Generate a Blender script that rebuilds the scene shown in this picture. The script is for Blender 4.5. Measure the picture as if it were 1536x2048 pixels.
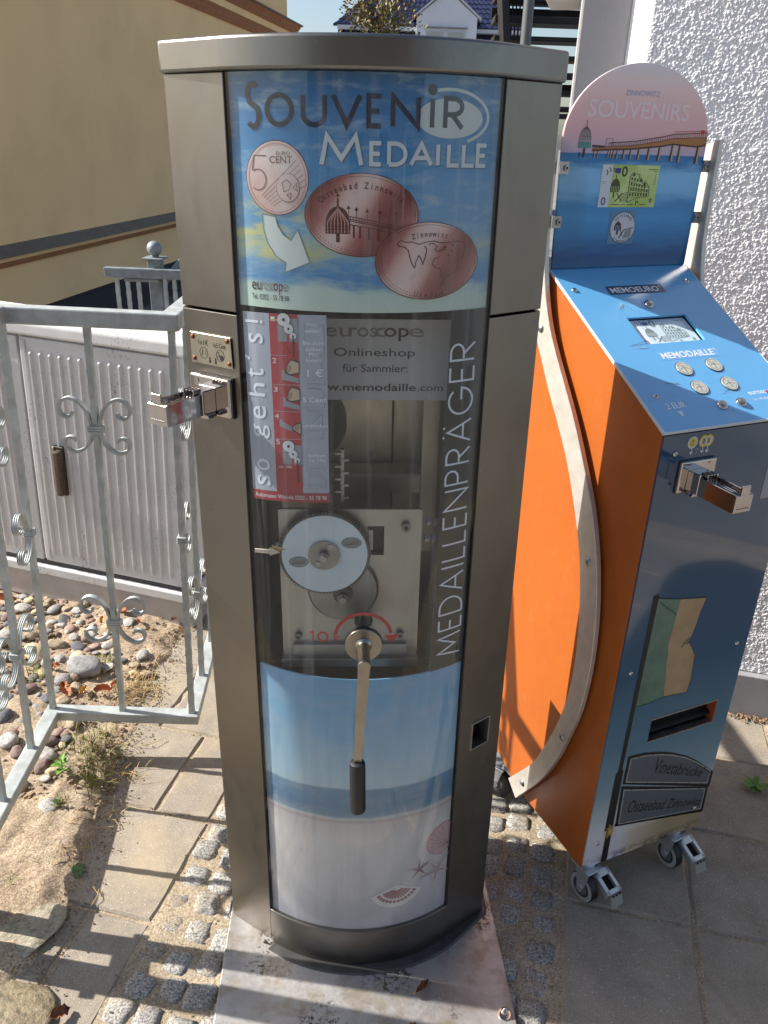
import bpy, bmesh, math, random
import numpy as np
from mathutils import Vector, Matrix
from mathutils.geometry import tessellate_polygon

for _o in list(bpy.data.objects):
    bpy.data.objects.remove(_o)
SC = bpy.context.scene
COL = SC.collection
rad = math.radians
PI = math.pi

# ---------------------------------------------------------------- camera
F_PX, CX, CY, CAM_H = 1597.0, 768.0, 1024.0, 1.70
_d = Vector((650.0 - CX, 4450.0 - CY, F_PX)).normalized()      # direction of gravity seen from the camera (x right, y down, z ahead)
_up = -_d
_Y = Vector((0, 0, 1)); _Y = (_Y - _up * _Y.dot(_up)).normalized()
_X = _Y.cross(_up)
_rows = Matrix((_X, _Y, _up))                                  # world axes in camera axes
_rot = _rows @ Matrix(((1, 0, 0), (0, -1, 0), (0, 0, -1)))
cam_d = bpy.data.cameras.new('camera')
cam = bpy.data.objects.new('camera', cam_d)
COL.objects.link(cam)
cam.matrix_world = Matrix.Translation((0, 0, CAM_H)) @ _rot.to_4x4()
cam_d.sensor_fit = 'VERTICAL'
cam_d.sensor_height = 24.0
cam_d.lens = 24.0 * F_PX / 2048.0
cam_d.clip_start = 0.02
cam_d.clip_end = 800
SC.camera = cam
SC.render.resolution_x, SC.render.resolution_y = 768, 1024

# ---------------------------------------------------------------- sky, sun, exposure
SUN_EL, SUN_AZ = rad(37.0), rad(-81.3)                         # azimuth from +Y, clockwise
world = bpy.data.worlds.new('World')
SC.world = world
world.use_nodes = True
_wn = world.node_tree
_sky = _wn.nodes.new('ShaderNodeTexSky')
_sky.sky_type = 'NISHITA'
_sky.sun_disc = False
_sky.sun_elevation = SUN_EL
_sky.sun_rotation = SUN_AZ
_sky.altitude = 0
_sky.air_density = 1.0
_sky.dust_density = 2.0
_sky.ozone_density = 1.6
_bg = _wn.nodes['Background']
_bg.inputs[1].default_value = 0.088
_wn.links.new(_sky.outputs[0], _bg.inputs[0])
SUN_DIR = Vector((math.sin(SUN_AZ) * math.cos(SUN_EL), math.cos(SUN_AZ) * math.cos(SUN_EL), math.sin(SUN_EL)))
sun_d = bpy.data.lights.new('sun', 'SUN')
sun_d.energy = 5.0
sun_d.angle = rad(0.53)
sun_d.color = (1.0, 0.945, 0.87)
sun = bpy.data.objects.new('sun', sun_d)
COL.objects.link(sun)
sun.rotation_euler = (-SUN_DIR).to_track_quat('-Z', 'Y').to_euler()
SC.view_settings.view_transform = 'Standard'
SC.view_settings.look = 'None'
SC.view_settings.exposure = 1.0
SC.view_settings.gamma = 1.0
SC.view_settings.use_curve_mapping = False
SC.cycles.use_denoising = True
SC.cycles.max_bounces = 8
SC.cycles.transparent_max_bounces = 16

# ---------------------------------------------------------------- helpers: tags
def tag(o, label=None, cat=None, group=None, kind=None):
    if label: o['label'] = label
    if cat: o['category'] = cat
    if group: o['group'] = group
    if kind: o['kind'] = kind
    return o

def empty(name, loc=(0, 0, 0), rot=(0, 0, 0), label=None, cat=None, group=None):
    o = bpy.data.objects.new(name, None)
    o.empty_display_size = 0.1
    COL.objects.link(o)
    o.location = loc
    o.rotation_euler = rot
    return tag(o, label, cat, group)

def link(name, me, parent=None, loc=None, rot=None, scale=None):
    o = bpy.data.objects.new(name, me)
    COL.objects.link(o)
    if parent is not None: o.parent = parent
    if loc is not None: o.location = loc
    if rot is not None: o.rotation_euler = rot
    if scale is not None: o.scale = scale
    return o

# ---------------------------------------------------------------- helpers: materials
def S(r, g, b, k=1.0):
    def f(c):
        c /= 255.0
        return k * (c / 12.92 if c <= 0.04045 else ((c + 0.055) / 1.055) ** 2.4)
    return (f(r), f(g), f(b), 1.0)

class NT:
    def __init__(s, name):
        s.m = bpy.data.materials.new(name)
        s.m.use_nodes = True
        s.t = s.m.node_tree
        s.b = s.t.nodes['Principled BSDF']
        s.out = s.t.nodes['Material Output']
        s._oc = None
    def n(s, typ, **kw):
        x = s.t.nodes.new(typ)
        for k, v in kw.items(): setattr(x, k, v)
        return x
    def l(s, a, b): s.t.links.new(a, b)
    def oc(s, scale=(1, 1, 1), rand=False):
        tc = s.n('ShaderNodeTexCoord')
        mp = s.n('ShaderNodeMapping')
        mp.inputs['Scale'].default_value = scale
        s.l(tc.outputs['Object'], mp.inputs['Vector'])
        if rand:
            oi = s.n('ShaderNodeObjectInfo')
            ml = s.n('ShaderNodeVectorMath', operation='SCALE')
            ml.inputs[0].default_value = (37.0, 91.0, 53.0)
            s.l(oi.outputs['Random'], ml.inputs['Scale'])
            s.l(ml.outputs[0], mp.inputs['Location'])
        return mp.outputs[0]
    def noise(s, vec, scale, detail=4, rough=.55, dist=0.0):
        x = s.n('ShaderNodeTexNoise')
        x.inputs['Scale'].default_value = scale
        x.inputs['Detail'].default_value = detail
        x.inputs['Roughness'].default_value = rough
        x.inputs['Distortion'].default_value = dist
        s.l(vec, x.inputs['Vector'])
        return x.outputs['Fac']
    def ramp(s, fac, stops, interp='LINEAR'):
        x = s.n('ShaderNodeValToRGB')
        cr = x.color_ramp
        cr.interpolation = interp
        while len(cr.elements) < len(stops): cr.elements.new(0.5)
        for e, (p, c) in zip(cr.elements, stops):
            e.position = p
            e.color = c if len(c) == 4 else (*c, 1)
        s.l(fac, x.inputs[0])
        return x.outputs[0]
    def mix(s, fac, a, b, mode='MIX'):
        x = s.n('ShaderNodeMix', data_type='RGBA', blend_type=mode)
        for sock, v in ((x.inputs[0], fac), (x.inputs[6], a), (x.inputs[7], b)):
            if hasattr(v, 'is_linked'): s.l(v, sock)
            else: sock.default_value = v
        return x.outputs[2]
    def maprange(s, v, a, b, c=0.0, d=1.0):
        x = s.n('ShaderNodeMapRange')
        s.l(v, x.inputs[0])
        for i, q in enumerate((a, b, c, d)): x.inputs[i + 1].default_value = q
        return x.outputs[0]
    def sep(s, vec, ax):
        x = s.n('ShaderNodeSeparateXYZ')
        s.l(vec, x.inputs[0])
        return x.outputs[ax]
    def bump(s, h, strength=.3, dist=.002):
        x = s.n('ShaderNodeBump')
        x.inputs['Strength'].default_value = strength
        x.inputs['Distance'].default_value = dist
        s.l(h, x.inputs['Height'])
        s.l(x.outputs[0], s.b.inputs['Normal'])
    def set(s, rough=.5, metal=0.0, spec=.5, coat=0.0):
        s.b.inputs['Roughness'].default_value = rough
        s.b.inputs['Metallic'].default_value = metal
        s.b.inputs['Specular IOR Level'].default_value = spec
        s.b.inputs['Coat Weight'].default_value = coat
        return s

def M(name, col, rough=.5, metal=0.0, spec=.5, var=0.0, vs=8.0, bump=0.0, bs=80.0, bd=.002, col2=None, rand=0.0, scale=(1, 1, 1), coat=0.0, rvar=0.0):
    t = NT(name).set(rough, metal, spec, coat)
    t.b.inputs['Base Color'].default_value = col
    vec = t.oc(scale, rand > 0) if (var or bump or col2 or rand or rvar) else None
    if var or col2:
        c2 = col2 or tuple(c * (1 - var) for c in col[:3]) + (1,)
        c1 = col if col2 else tuple(c * (1 + var * .6) for c in col[:3]) + (1,)
        f = t.maprange(t.noise(vec, vs, 5, .6), .34, .66)
        c = t.mix(f, c1, c2)
        if rand:
            oi = t.n('ShaderNodeObjectInfo')
            k = t.maprange(oi.outputs['Random'], 0, 1, 1 - rand, 1 + rand)
            x = t.n('ShaderNodeVectorMath', operation='SCALE')
            t.l(c, x.inputs[0]); t.l(k, x.inputs['Scale'])
            c = x.outputs[0]
        t.l(c, t.b.inputs['Base Color'])
    if rvar:
        t.l(t.maprange(t.noise(vec, vs * 2.3, 4, .6), .3, .7, max(.02, rough - rvar), rough + rvar), t.b.inputs['Roughness'])
    if bump:
        t.bump(t.noise(vec, bs, 4, .6), bump, bd)
    return t.m

MT = {}
def F(name, r, g, b, rough=.5, **kw):                          # flat printed / painted colour
    key = 'c_' + name
    if key not in MT: MT[key] = M(name, S(r, g, b), rough, **kw)
    return MT[key]

# ---------------------------------------------------------------- helpers: meshes
class MB:
    def __init__(s): s.v, s.f, s.m, s.mats = [], [], [], []
    def mi(s, mat):
        if mat is None: return 0
        if mat not in s.mats: s.mats.append(mat)
        return s.mats.index(mat)
    def add(s, v, f, mat=None):
        k = len(s.v)
        s.v += [tuple(p) for p in v]
        i = s.mi(mat)
        for q in f:
            s.f.append(tuple(a + k for a in q)); s.m.append(i)
        return s
    def box(s, c, d, mat=None, R=None):
        x, y, z = d[0] / 2, d[1] / 2, d[2] / 2
        v = [Vector(p) for p in ((-x, -y, -z), (x, -y, -z), (x, y, -z), (-x, y, -z), (-x, -y, z), (x, -y, z), (x, y, z), (-x, y, z))]
        if R is not None: v = [R @ p for p in v]
        v = [p + Vector(c) for p in v]
        return s.add(v, [(0, 3, 2, 1), (4, 5, 6, 7), (0, 1, 5, 4), (1, 2, 6, 5), (2, 3, 7, 6), (3, 0, 4, 7)], mat)
    def prism(s, poly, fn, mat=None):                           # poly: 2-D points, fn(p, k) -> 3-D for k = 0, 1
        n = len(poly)
        v = [fn(p, 0) for p in poly] + [fn(p, 1) for p in poly]
        f = [tuple(range(n))[::-1], tuple(range(n, 2 * n))] + [(i, (i + 1) % n, n + (i + 1) % n, n + i) for i in range(n)]
        return s.add(v, f, mat)
    def loft(s, rings, mat=None, closed=False, cap=True):
        n = len(rings[0]); v = [p for r in rings for p in r]; f = []
        K = len(rings)
        for a in range(K if closed else K - 1):
            b = (a + 1) % K
            for i in range(n):
                j = (i + 1) % n
                f.append((a * n + i, a * n + j, b * n + j, b * n + i))
        if cap and not closed:
            f.append(tuple(range(n))[::-1]); f.append(tuple((K - 1) * n + i for i in range(n)))
        return s.add(v, f, mat)
    def cyl(s, c0, c1, r, mat=None, n=20, r1=None, rings=None):
        c0, c1 = Vector(c0), Vector(c1)
        a = (c1 - c0).normalized()
        u = a.orthogonal().normalized(); w = a.cross(u)
        R = rings or [(0, r), (1, r if r1 is None else r1)]
        return s.loft([[c0 + (c1 - c0) * t + (u * math.cos(2 * PI * i / n) + w * math.sin(2 * PI * i / n)) * q for i in range(n)] for t, q in R], mat)
    def tube(s, path, r, mat=None, n=8):
        P = [Vector(p) for p in path]; rings = []
        u = None
        for i, p in enumerate(P):
            t = (P[min(i + 1, len(P) - 1)] - P[max(i - 1, 0)]).normalized()
            u = t.orthogonal().normalized() if u is None else (u - t * u.dot(t)).normalized()
            w = t.cross(u); q = r[i] if isinstance(r, (list, tuple)) else r
            rings.append([p + (u * math.cos(2 * PI * k / n) + w * math.sin(2 * PI * k / n)) * q for k in range(n)])
        return s.loft(rings, mat)
    def sphere(s, c, r, mat=None, n=20, m=12, sc=(1, 1, 1)):
        c = Vector(c)
        rings = []
        for j in range(m + 1):
            th = PI * (j + .02 * (j == 0) - .02 * (j == m)) / m
            rings.append([c + Vector((r * sc[0] * math.sin(th) * math.cos(2 * PI * i / n), r * sc[1] * math.sin(th) * math.sin(2 * PI * i / n), -r * sc[2] * math.cos(th))) for i in range(n)])
        return s.loft(rings, mat)
    def mesh(s, name, smooth=False, mat=None):
        me = bpy.data.meshes.new(name)
        me.from_pydata([tuple(p) for p in s.v], [], s.f)
        for q in s.mats: me.materials.append(q)
        if mat is not None and not s.mats: me.materials.append(mat)
        if len(s.mats) > 1:
            for p, i in zip(me.polygons, s.m): p.material_index = i
        if smooth:
            for p in me.polygons: p.use_smooth = True
        me.update()
        return me
    def build(s, name, mat=None, parent=None, smooth=False, bevel=0.0, seg=2, angle=None, fix=True):
        me = s.mesh(name, smooth or angle is not None, mat)
        if fix:
            bm = bmesh.new(); bm.from_mesh(me)
            bmesh.ops.recalc_face_normals(bm, faces=bm.faces)
            bm.to_mesh(me); bm.free()
        o = link(name, me, parent)
        if bevel:
            b = o.modifiers.new('bevel', 'BEVEL'); b.width = bevel; b.segments = seg; b.limit_method = 'ANGLE'; b.angle_limit = rad(35)
            b.harden_normals = False
        if angle is not None:
            me.set_sharp_from_angle(angle=rad(angle))
        return o

def arc(cx, cy, rx, ry, a0, a1, n=14):
    return [(cx + rx * math.cos(rad(a0 + (a1 - a0) * i / n)), cy + ry * math.sin(rad(a0 + (a1 - a0) * i / n))) for i in range(n + 1)]

# flat print: everything is a 2-D shape carried onto a surface by fn(x, z, lift)
class Print:
    def __init__(s, fn): s.fn = fn; s.mb = MB()
    def rect(s, x0, z0, x1, z1, mat, lift=0.0, nx=1, nz=1):
        return s.quad([(x0, z0), (x1, z0), (x1, z1), (x0, z1)], mat, lift, nx, nz)
    def quad(s, q, mat, lift=0.0, nx=1, nz=1):
        v = []
        for j in range(nz + 1):
            for i in range(nx + 1):
                a, b = i / nx, j / nz
                x = (q[0][0] * (1 - a) + q[1][0] * a) * (1 - b) + (q[3][0] * (1 - a) + q[2][0] * a) * b
                z = (q[0][1] * (1 - a) + q[1][1] * a) * (1 - b) + (q[3][1] * (1 - a) + q[2][1] * a) * b
                v.append(s.fn(x, z, lift))
        f = [(j * (nx + 1) + i, j * (nx + 1) + i + 1, (j + 1) * (nx + 1) + i + 1, (j + 1) * (nx + 1) + i) for j in range(nz) for i in range(nx)]
        s.mb.add(v, f, mat); return s
    def ell(s, cx, cz, rx, rz, mat, lift=0.0, n=40, rings=6, r0=0.0):
        v = []
        for j in range(rings + 1):
            t = r0 + (1 - r0) * j / rings
            for i in range(n):
                a = 2 * PI * i / n
                v.append(s.fn(cx + rx * t * math.cos(a), cz + rz * t * math.sin(a), lift))
        f = [(j * n + i, j * n + (i + 1) % n, (j + 1) * n + (i + 1) % n, (j + 1) * n + i) for j in range(rings) for i in range(n)]
        s.mb.add(v, f, mat); return s
    def poly(s, pts, mat, lift=0.0, edge=.014):
        P = [tuple(p) for p in pts]
        T = [tuple(t) for t in tessellate_polygon([[Vector((x, z, 0)) for x, z in P]])]
        w = max(max(p[0] for p in P) - min(p[0] for p in P), max(p[1] for p in P) - min(p[1] for p in P))
        if w < .3 and w > edge:                                 # split so that it follows a curved surface
            for _ in range(4):
                out, mid, big = [], {}, False
                def m(a, b):
                    k = (min(a, b), max(a, b))
                    if k not in mid: mid[k] = len(P); P.append(((P[a][0] + P[b][0]) / 2, (P[a][1] + P[b][1]) / 2))
                    return mid[k]
                big = any(math.hypot(P[a][0] - P[b][0], P[a][1] - P[b][1]) > edge for t in T for a, b in ((t[0], t[1]), (t[1], t[2]), (t[2], t[0])))
                if not big: break
                for a, b, c in T:
                    ab, bc, ca = m(a, b), m(b, c), m(c, a); out += [(a, ab, ca), (ab, b, bc), (ca, bc, c), (ab, bc, ca)]
                T = out
        s.mb.add([s.fn(x, z, lift) for x, z in P], T, mat); return s
    def line(s, pts, w, mat, lift=0.0, closed=False, seg=.012):
        P = []
        pts = [Vector((p[0], p[1])) for p in pts]
        if closed: pts = pts + [pts[0]]
        for a, b in zip(pts[:-1], pts[1:]):
            k = max(1, int((b - a).length / seg))
            for i in range(k): P.append(a + (b - a) * i / k)
        P.append(pts[-1])
        v = []
        for i, p in enumerate(P):
            a = P[i - 1] if i > 0 else (P[-2] if closed else None)
            b = P[i + 1] if i < len(P) - 1 else (P[1] if closed else None)
            d0 = (p - a).normalized() if a is not None and (p - a).length > 1e-9 else None
            d1 = (b - p).normalized() if b is not None and (b - p).length > 1e-9 else None
            d0 = d0 or d1; d1 = d1 or d0
            if d0 is None: d0 = d1 = Vector((1, 0))
            n0, n1 = Vector((-d0.y, d0.x)), Vector((-d1.y, d1.x))
            n = (n0 + n1)
            n = n.normalized() if n.length > .05 else n0
            k = 1 / max(.45, n.dot(n0))
            for sg in (-1, 1):
                q = p + n * (sg * w / 2 * k); v.append(s.fn(q.x, q.y, lift))
        s.mb.add(v, [(2 * i, 2 * i + 2, 2 * i + 3, 2 * i + 1) for i in range(len(P) - 1)], mat); return s
    def text(s, body, box, mat, lift=0.0, rot=None, shear=0.0, space=1.0, bold=0.0):
        v, f = text_mesh(body, shear, space, bold)
        x0, z0, x1, z1 = box
        a, b = v.min(0), v.max(0)
        q = (v - a) / np.maximum(b - a, 1e-9)
        if rot is None:
            pts = [s.fn(x0 + (x1 - x0) * p[0], z0 + (z1 - z0) * p[1], lift) for p in q]
        else:                                                  # reads upwards: box given as drawn, text runs along z
            pts = [s.fn(x1 - (x1 - x0) * p[1], z0 + (z1 - z0) * p[0], lift) for p in q]
        s.mb.add(pts, f, mat); return s
    def textq(s, body, q4, mat, lift=0.0, shear=0.0, bold=0.0):  # text stretched over a quad (bl, br, tr, tl)
        v, f = text_mesh(body, shear, 1.0, bold)
        a, b = v.min(0), v.max(0)
        q = (v - a) / np.maximum(b - a, 1e-9)
        pts = []
        for p in q:
            x = (q4[0][0] * (1 - p[0]) + q4[1][0] * p[0]) * (1 - p[1]) + (q4[3][0] * (1 - p[0]) + q4[2][0] * p[0]) * p[1]
            z = (q4[0][1] * (1 - p[0]) + q4[1][1] * p[0]) * (1 - p[1]) + (q4[3][1] * (1 - p[0]) + q4[2][1] * p[0]) * p[1]
            pts.append(s.fn(x, z, lift))
        s.mb.add(pts, f, mat); return s
    def arctext(s, body, cx, cz, rx, rz, a0, a1, h, mat, lift=0.0, inside=False, wide=.8):
        n = len(body)
        for i, ch in enumerate(body):
            if ch == ' ': continue
            a = rad(a0 + (a1 - a0) * (i + .5) / n)
            v, f = text_mesh(ch, 0, 1, .01)
            lo, hi = v.min(0), v.max(0)
            v = (v - np.array([(lo[0] + hi[0]) / 2, .35])) * h / .7
            v[:, 0] *= wide
            tx, tz = -math.sin(a) * rx, math.cos(a) * rz
            L = math.hypot(tx, tz); tx, tz = -tx / L, -tz / L
            if inside: tx, tz = -tx, -tz
            nxv, nzv = -tz, tx
            px, pz = cx + rx * math.cos(a), cz + rz * math.sin(a)
            s.mb.add([s.fn(px + p[0] * tx + p[1] * nxv, pz + p[0] * tz + p[1] * nzv, lift) for p in v], f, mat)
        return s
    def strokes(s, word, box, w, mat, lift=0.0, rot=False, gap=.22):
        x0, z0, x1, z1 = box
        adv = []; tot = 0.0
        for ch in word:
            g, gw = GLYPH[ch]; adv.append((tot, gw, g)); tot += gw + gap
        tot -= gap
        for off, gw, g in adv:
            for pl in g:
                if not rot:
                    P = [(x0 + (x1 - x0) * (off + p[0] * gw) / tot, z0 + (z1 - z0) * p[1]) for p in pl]
                else:
                    P = [(x1 - (x1 - x0) * p[1], z0 + (z1 - z0) * (off + p[0] * gw) / tot) for p in pl]
                s.line(P, w, mat, lift)
        return s
    def build(s, name, parent): return s.mb.build(name, None, parent, fix=False)

_tc = {}
def text_mesh(body, shear=0.0, space=1.0, bold=0.0):
    k = (body, shear, space, bold)
    if k in _tc: return _tc[k][0].copy(), _tc[k][1]
    c = bpy.data.curves.new('t', 'FONT'); c.body = body; c.resolution_u = 3
    c.shear = shear; c.space_character = space; c.offset = bold; c.fill_mode = 'FRONT'
    o = bpy.data.objects.new('t', c); COL.objects.link(o)
    dg = bpy.context.evaluated_depsgraph_get(); dg.update()
    me = bpy.data.meshes.new_from_object(o.evaluated_get(dg))
    v = np.array([(p.co.x, p.co.y) for p in me.vertices]); f = [tuple(p.vertices) for p in me.polygons]
    bpy.data.objects.remove(o); bpy.data.curves.remove(c); bpy.data.meshes.remove(me)
    _tc[k] = (v, f)
    return v.copy(), f

GLYPH = {
    'S': ([arc(.52, .745, .42, .235, 40, 250, 12) + arc(.48, .255, .46, .255, 75, -140, 12)], .62),
    'O': ([arc(.5, .5, .5, .5, 90, 450, 28)], 1.0),
    'U': ([[(0, 1)] + arc(.5, .36, .5, .36, 180, 360, 14) + [(1, 1)]], .78),
    'V': ([[(0, 1), (.5, 0), (1, 1)]], .86),
    'E': ([[(1, 1), (0, 1), (0, 0), (1, 0)], [(0, .5), (.85, .5)]], .5),
    'N': ([[(0, 0), (0, 1), (1, 0), (1, 1)]], .82),
    'I': ([[(.5, 0), (.5, 1)]], .1),
    'R': ([[(0, 0), (0, 1), (.4, 1)] + arc(.45, .73, .5, .27, 90, -90, 12) + [(.1, .46)], [(.38, .46), (1, 0)]], .6),
    'P': ([[(0, 0), (0, 1), (.4, 1)] + arc(.45, .73, .5, .27, 90, -90, 12) + [(0, .46)]], .58),
    'M': ([[(0, 0), (.14, 1), (.5, .22), (.86, 1), (1, 0)]], 1.02),
    'D': ([[(0, 0), (0, 1), (.3, 1)] + arc(.35, .5, .65, .5, 90, -90, 14) + [(0, 0)]], .78),
    'A': ([[(0, 0), (.5, 1), (1, 0)], [(.2, .34), (.8, .34)]], .84),
    'L': ([[(0, 1), (0, 0), (1, 0)]], .46),
    'G': ([arc(.5, .5, .5, .5, 42, 335, 22) + [(1.0, .48), (.55, .48)]], .98),
}
GLYPH['Ä'] = ([*GLYPH['A'][0], [(.28, 1.12), (.28, 1.2)], [(.72, 1.12), (.72, 1.2)]], .84)
random.seed(7)
RNG = np.random.default_rng(5)

# ---------------------------------------------------------------- materials
def steel_mat(name, col, rough, brush=(500, 500, 14), amt=.07):
    t = NT(name).set(rough, 1.0)
    n1 = t.noise(t.oc(brush), 1.0, 2, .5)
    n2 = t.noise(t.oc((1, 1, .6)), 5.0, 4, .6)
    c = t.mix(t.maprange(n2, .3, .7), tuple(x * (1 + amt) for x in col[:3]) + (1,), tuple(x * (1 - amt) for x in col[:3]) + (1,))
    c = t.mix(t.maprange(n1, .3, .7, 0, .10), c, tuple(x * .8 for x in col[:3]) + (1,))
    spk = t.n('ShaderNodeMath', operation='MULTIPLY')
    t.l(t.maprange(t.noise(t.oc(), 230, 2, .5), .735, .765), spk.inputs[0]); t.l(t.maprange(t.noise(t.oc(), 9, 3, .6), .45, .6), spk.inputs[1])
    c = t.mix(spk.outputs[0], c, S(190, 182, 168))
    sm = t.noise(t.oc((1, 1, .5)), 13.0, 5, .7, .8)
    c = t.mix(t.maprange(sm, .56, .72, 0, .22), c, tuple(x * .62 for x in col[:3]) + (1,))
    t.l(c, t.b.inputs['Base Color'])
    a = t.n('ShaderNodeMath', operation='ADD'); t.l(t.maprange(n1, .25, .75, rough - .03, rough + .03), a.inputs[0]); t.l(t.maprange(sm, .4, .7, -.03, .07), a.inputs[1])
    t.l(a.outputs[0], t.b.inputs['Roughness'])
    t.bump(n2, .06, .004)
    return t.m
STEEL = steel_mat('brushed_stainless', S(130, 126, 119), .34)
STEEL_CAP = steel_mat('brushed_stainless_cap', S(134, 131, 125), .34)
CHROME = M('polished_chrome', S(196, 188, 182), .08, 1.0, var=.06, vs=30, rvar=.04)
BRASSY = steel_mat('brushed_sign_plate', S(186, 179, 162), .33, (8, 400, 400))
RUST = M('rusty_rivet', S(120, 66, 34), .55, .5, var=.3, vs=300)
ALU = M('aluminium', S(170, 168, 166), .42, 1.0, var=.08, vs=14, rvar=.08)
ALU_BAND = M('brushed_aluminium_band', S(205, 200, 192), .45, .55, var=.10, vs=26, rvar=.08, bump=.06, bs=150)
GALV = M('galvanized_steel', S(172, 178, 176), .52, .22, var=.22, vs=22, bump=.08, bs=140, rvar=.1)
GALV_DARK = M('galvanized_steel_weathered', S(132, 140, 144), .55, .25, var=.22, vs=26, bump=.08, bs=140)
RUBBER = M('black_rubber', S(24, 24, 26), .5, 0, bump=.1, bs=200)
BLACKP = M('black_plastic', S(20, 20, 22), .35, 0, spec=.5)
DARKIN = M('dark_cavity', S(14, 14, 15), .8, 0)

def glass_mat():
    t = NT('acrylic_glass')
    t.t.nodes.remove(t.b)
    tr = t.n('ShaderNodeBsdfTransparent'); tr.inputs[0].default_value = (.93, .95, .95, 1)
    gl = t.n('ShaderNodeBsdfGlossy'); gl.inputs['Roughness'].default_value = .04; gl.inputs[0].default_value = (1, 1, 1, 1)
    ge = t.n('ShaderNodeNewGeometry')
    def mth(op, a, b=None):
        x = t.n('ShaderNodeMath', operation=op)
        for i, q in enumerate((a, b)):
            if q is None: continue
            if hasattr(q, 'is_linked'): t.l(q, x.inputs[i])
            else: x.inputs[i].default_value = q
        return x.outputs[0]
    dt = t.n('ShaderNodeVectorMath', operation='DOT_PRODUCT'); t.l(ge.outputs['Normal'], dt.inputs[0]); t.l(ge.outputs['Incoming'], dt.inputs[1])
    fres = mth('ADD', mth('MULTIPLY', mth('POWER', mth('SUBTRACT', 1.0, mth('ABSOLUTE', dt.outputs['Value'])), 5.0), .96), .03)
    di = t.n('ShaderNodeBsdfDiffuse'); di.inputs[0].default_value = (.75, .78, .80, 1)
    v = t.oc((30, 30, .9))
    refl_streak = t.maprange(t.noise(v, 1.2, 4, .65), .52, .8, 0, .10)  # upright reflection streaks painted on as pale diffuse colour
    bmp = t.n('ShaderNodeBump'); bmp.inputs['Strength'].default_value = .06; bmp.inputs['Distance'].default_value = .004
    t.l(t.noise(t.oc((14, 14, .5)), 1.0, 2, .5), bmp.inputs['Height'])
    t.l(bmp.outputs[0], gl.inputs['Normal'])
    m1 = t.n('ShaderNodeMixShader'); m2 = t.n('ShaderNodeMixShader')
    t.l(fres, m1.inputs[0]); t.l(tr.outputs[0], m1.inputs[1]); t.l(gl.outputs[0], m1.inputs[2])
    t.l(refl_streak, m2.inputs[0]); t.l(m1.outputs[0], m2.inputs[1]); t.l(di.outputs[0], m2.inputs[2])
    t.l(m2.outputs[0], t.out.inputs['Surface'])
    return t.m
GLASS = glass_mat()

def sky_poster():
    t = NT('printed_sky').set(.5, 0, .3)
    v = t.oc()
    z = t.sep(v, 2); x = t.sep(v, 0)
    warp = t.noise(t.oc((5, 5, 18)), 2.2, 5, .6)
    zz = t.n('ShaderNodeMath', operation='MULTIPLY_ADD'); t.l(warp, zz.inputs[0]); zz.inputs[1].default_value = .05
    t.l(z, zz.inputs[2])
    f = t.maprange(zz.outputs[0], 1.47, 1.80)
    c = t.ramp(f, [(0, S(206, 220, 206)), (.10, S(196, 216, 208)), (.15, S(98, 154, 204)), (.22, S(112, 166, 210)), (.30, S(178, 196, 186)), (.36, S(120, 172, 208)), (.62, S(96, 158, 208)), (.8, S(74, 136, 190)), (1, S(52, 108, 162))])
    cl = t.maprange(t.noise(t.oc((6, 6, 22)), 2.6, 6, .62, .4), .50, .72, 0, .55)
    c = t.mix(cl, c, S(196, 212, 216))
    yl = t.maprange(t.noise(t.oc((7, 7, 24)), 1.7, 5, .6, .3), .46, .60, 0, .75)
    zm = t.ramp(t.maprange(z, 1.50, 1.62), [(0, (0, 0, 0)), (.25, (1, 1, 1)), (.7, (1, 1, 1)), (1, (0, 0, 0))])
    xm = t.maprange(x, -.02, -.09)
    a = t.n('ShaderNodeMath', operation='MULTIPLY'); t.l(yl, a.inputs[0]); t.l(zm, a.inputs[1])
    b = t.n('ShaderNodeMath', operation='MULTIPLY'); t.l(a.outputs[0], b.inputs[0]); t.l(xm, b.inputs[1])
    c = t.mix(b.outputs[0], c, S(226, 216, 130))
    t.l(c, t.b.inputs['Base Color'])
    return t.m
def beach_poster():
    t = NT('printed_beach').set(.5, 0, .3)
    z = t.sep(t.oc(), 2)
    nz = t.noise(t.oc((5, 5, 12)), 2.0, 4, .6)
    zz = t.n('ShaderNodeMath', operation='MULTIPLY_ADD'); t.l(nz, zz.inputs[0]); zz.inputs[1].default_value = .012; t.l(z, zz.inputs[2])
    f = t.maprange(zz.outputs[0], .11, .79)
    c = t.ramp(f, [(0, S(190, 184, 190)), (.12, S(204, 198, 200)), (.38, S(222, 214, 212)), (.455, S(206, 196, 196)), (.462, S(186, 168, 170)), (.475, S(202, 204, 210)), (.482, S(120, 150, 176)), (.52, S(92, 134, 170)), (.585, S(104, 146, 180)), (.592, S(182, 206, 222)), (.66, S(172, 204, 226)), (.8, S(140, 186, 220)), (1, S(116, 168, 210))])
    sc = t.maprange(t.noise(t.oc((3, 3, 9)), 3.0, 6, .7), .45, .75, 0, .28)
    c = t.mix(sc, c, S(206, 204, 208))
    fw = t.noise(t.oc((26, 26, 2.5)), 1.4, 4, .6)
    c = t.mix(t.maprange(fw, .42, .7, 0, .14), c, S(90, 100, 116))
    t.l(c, t.b.inputs['Base Color'])
    return t.m
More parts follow.
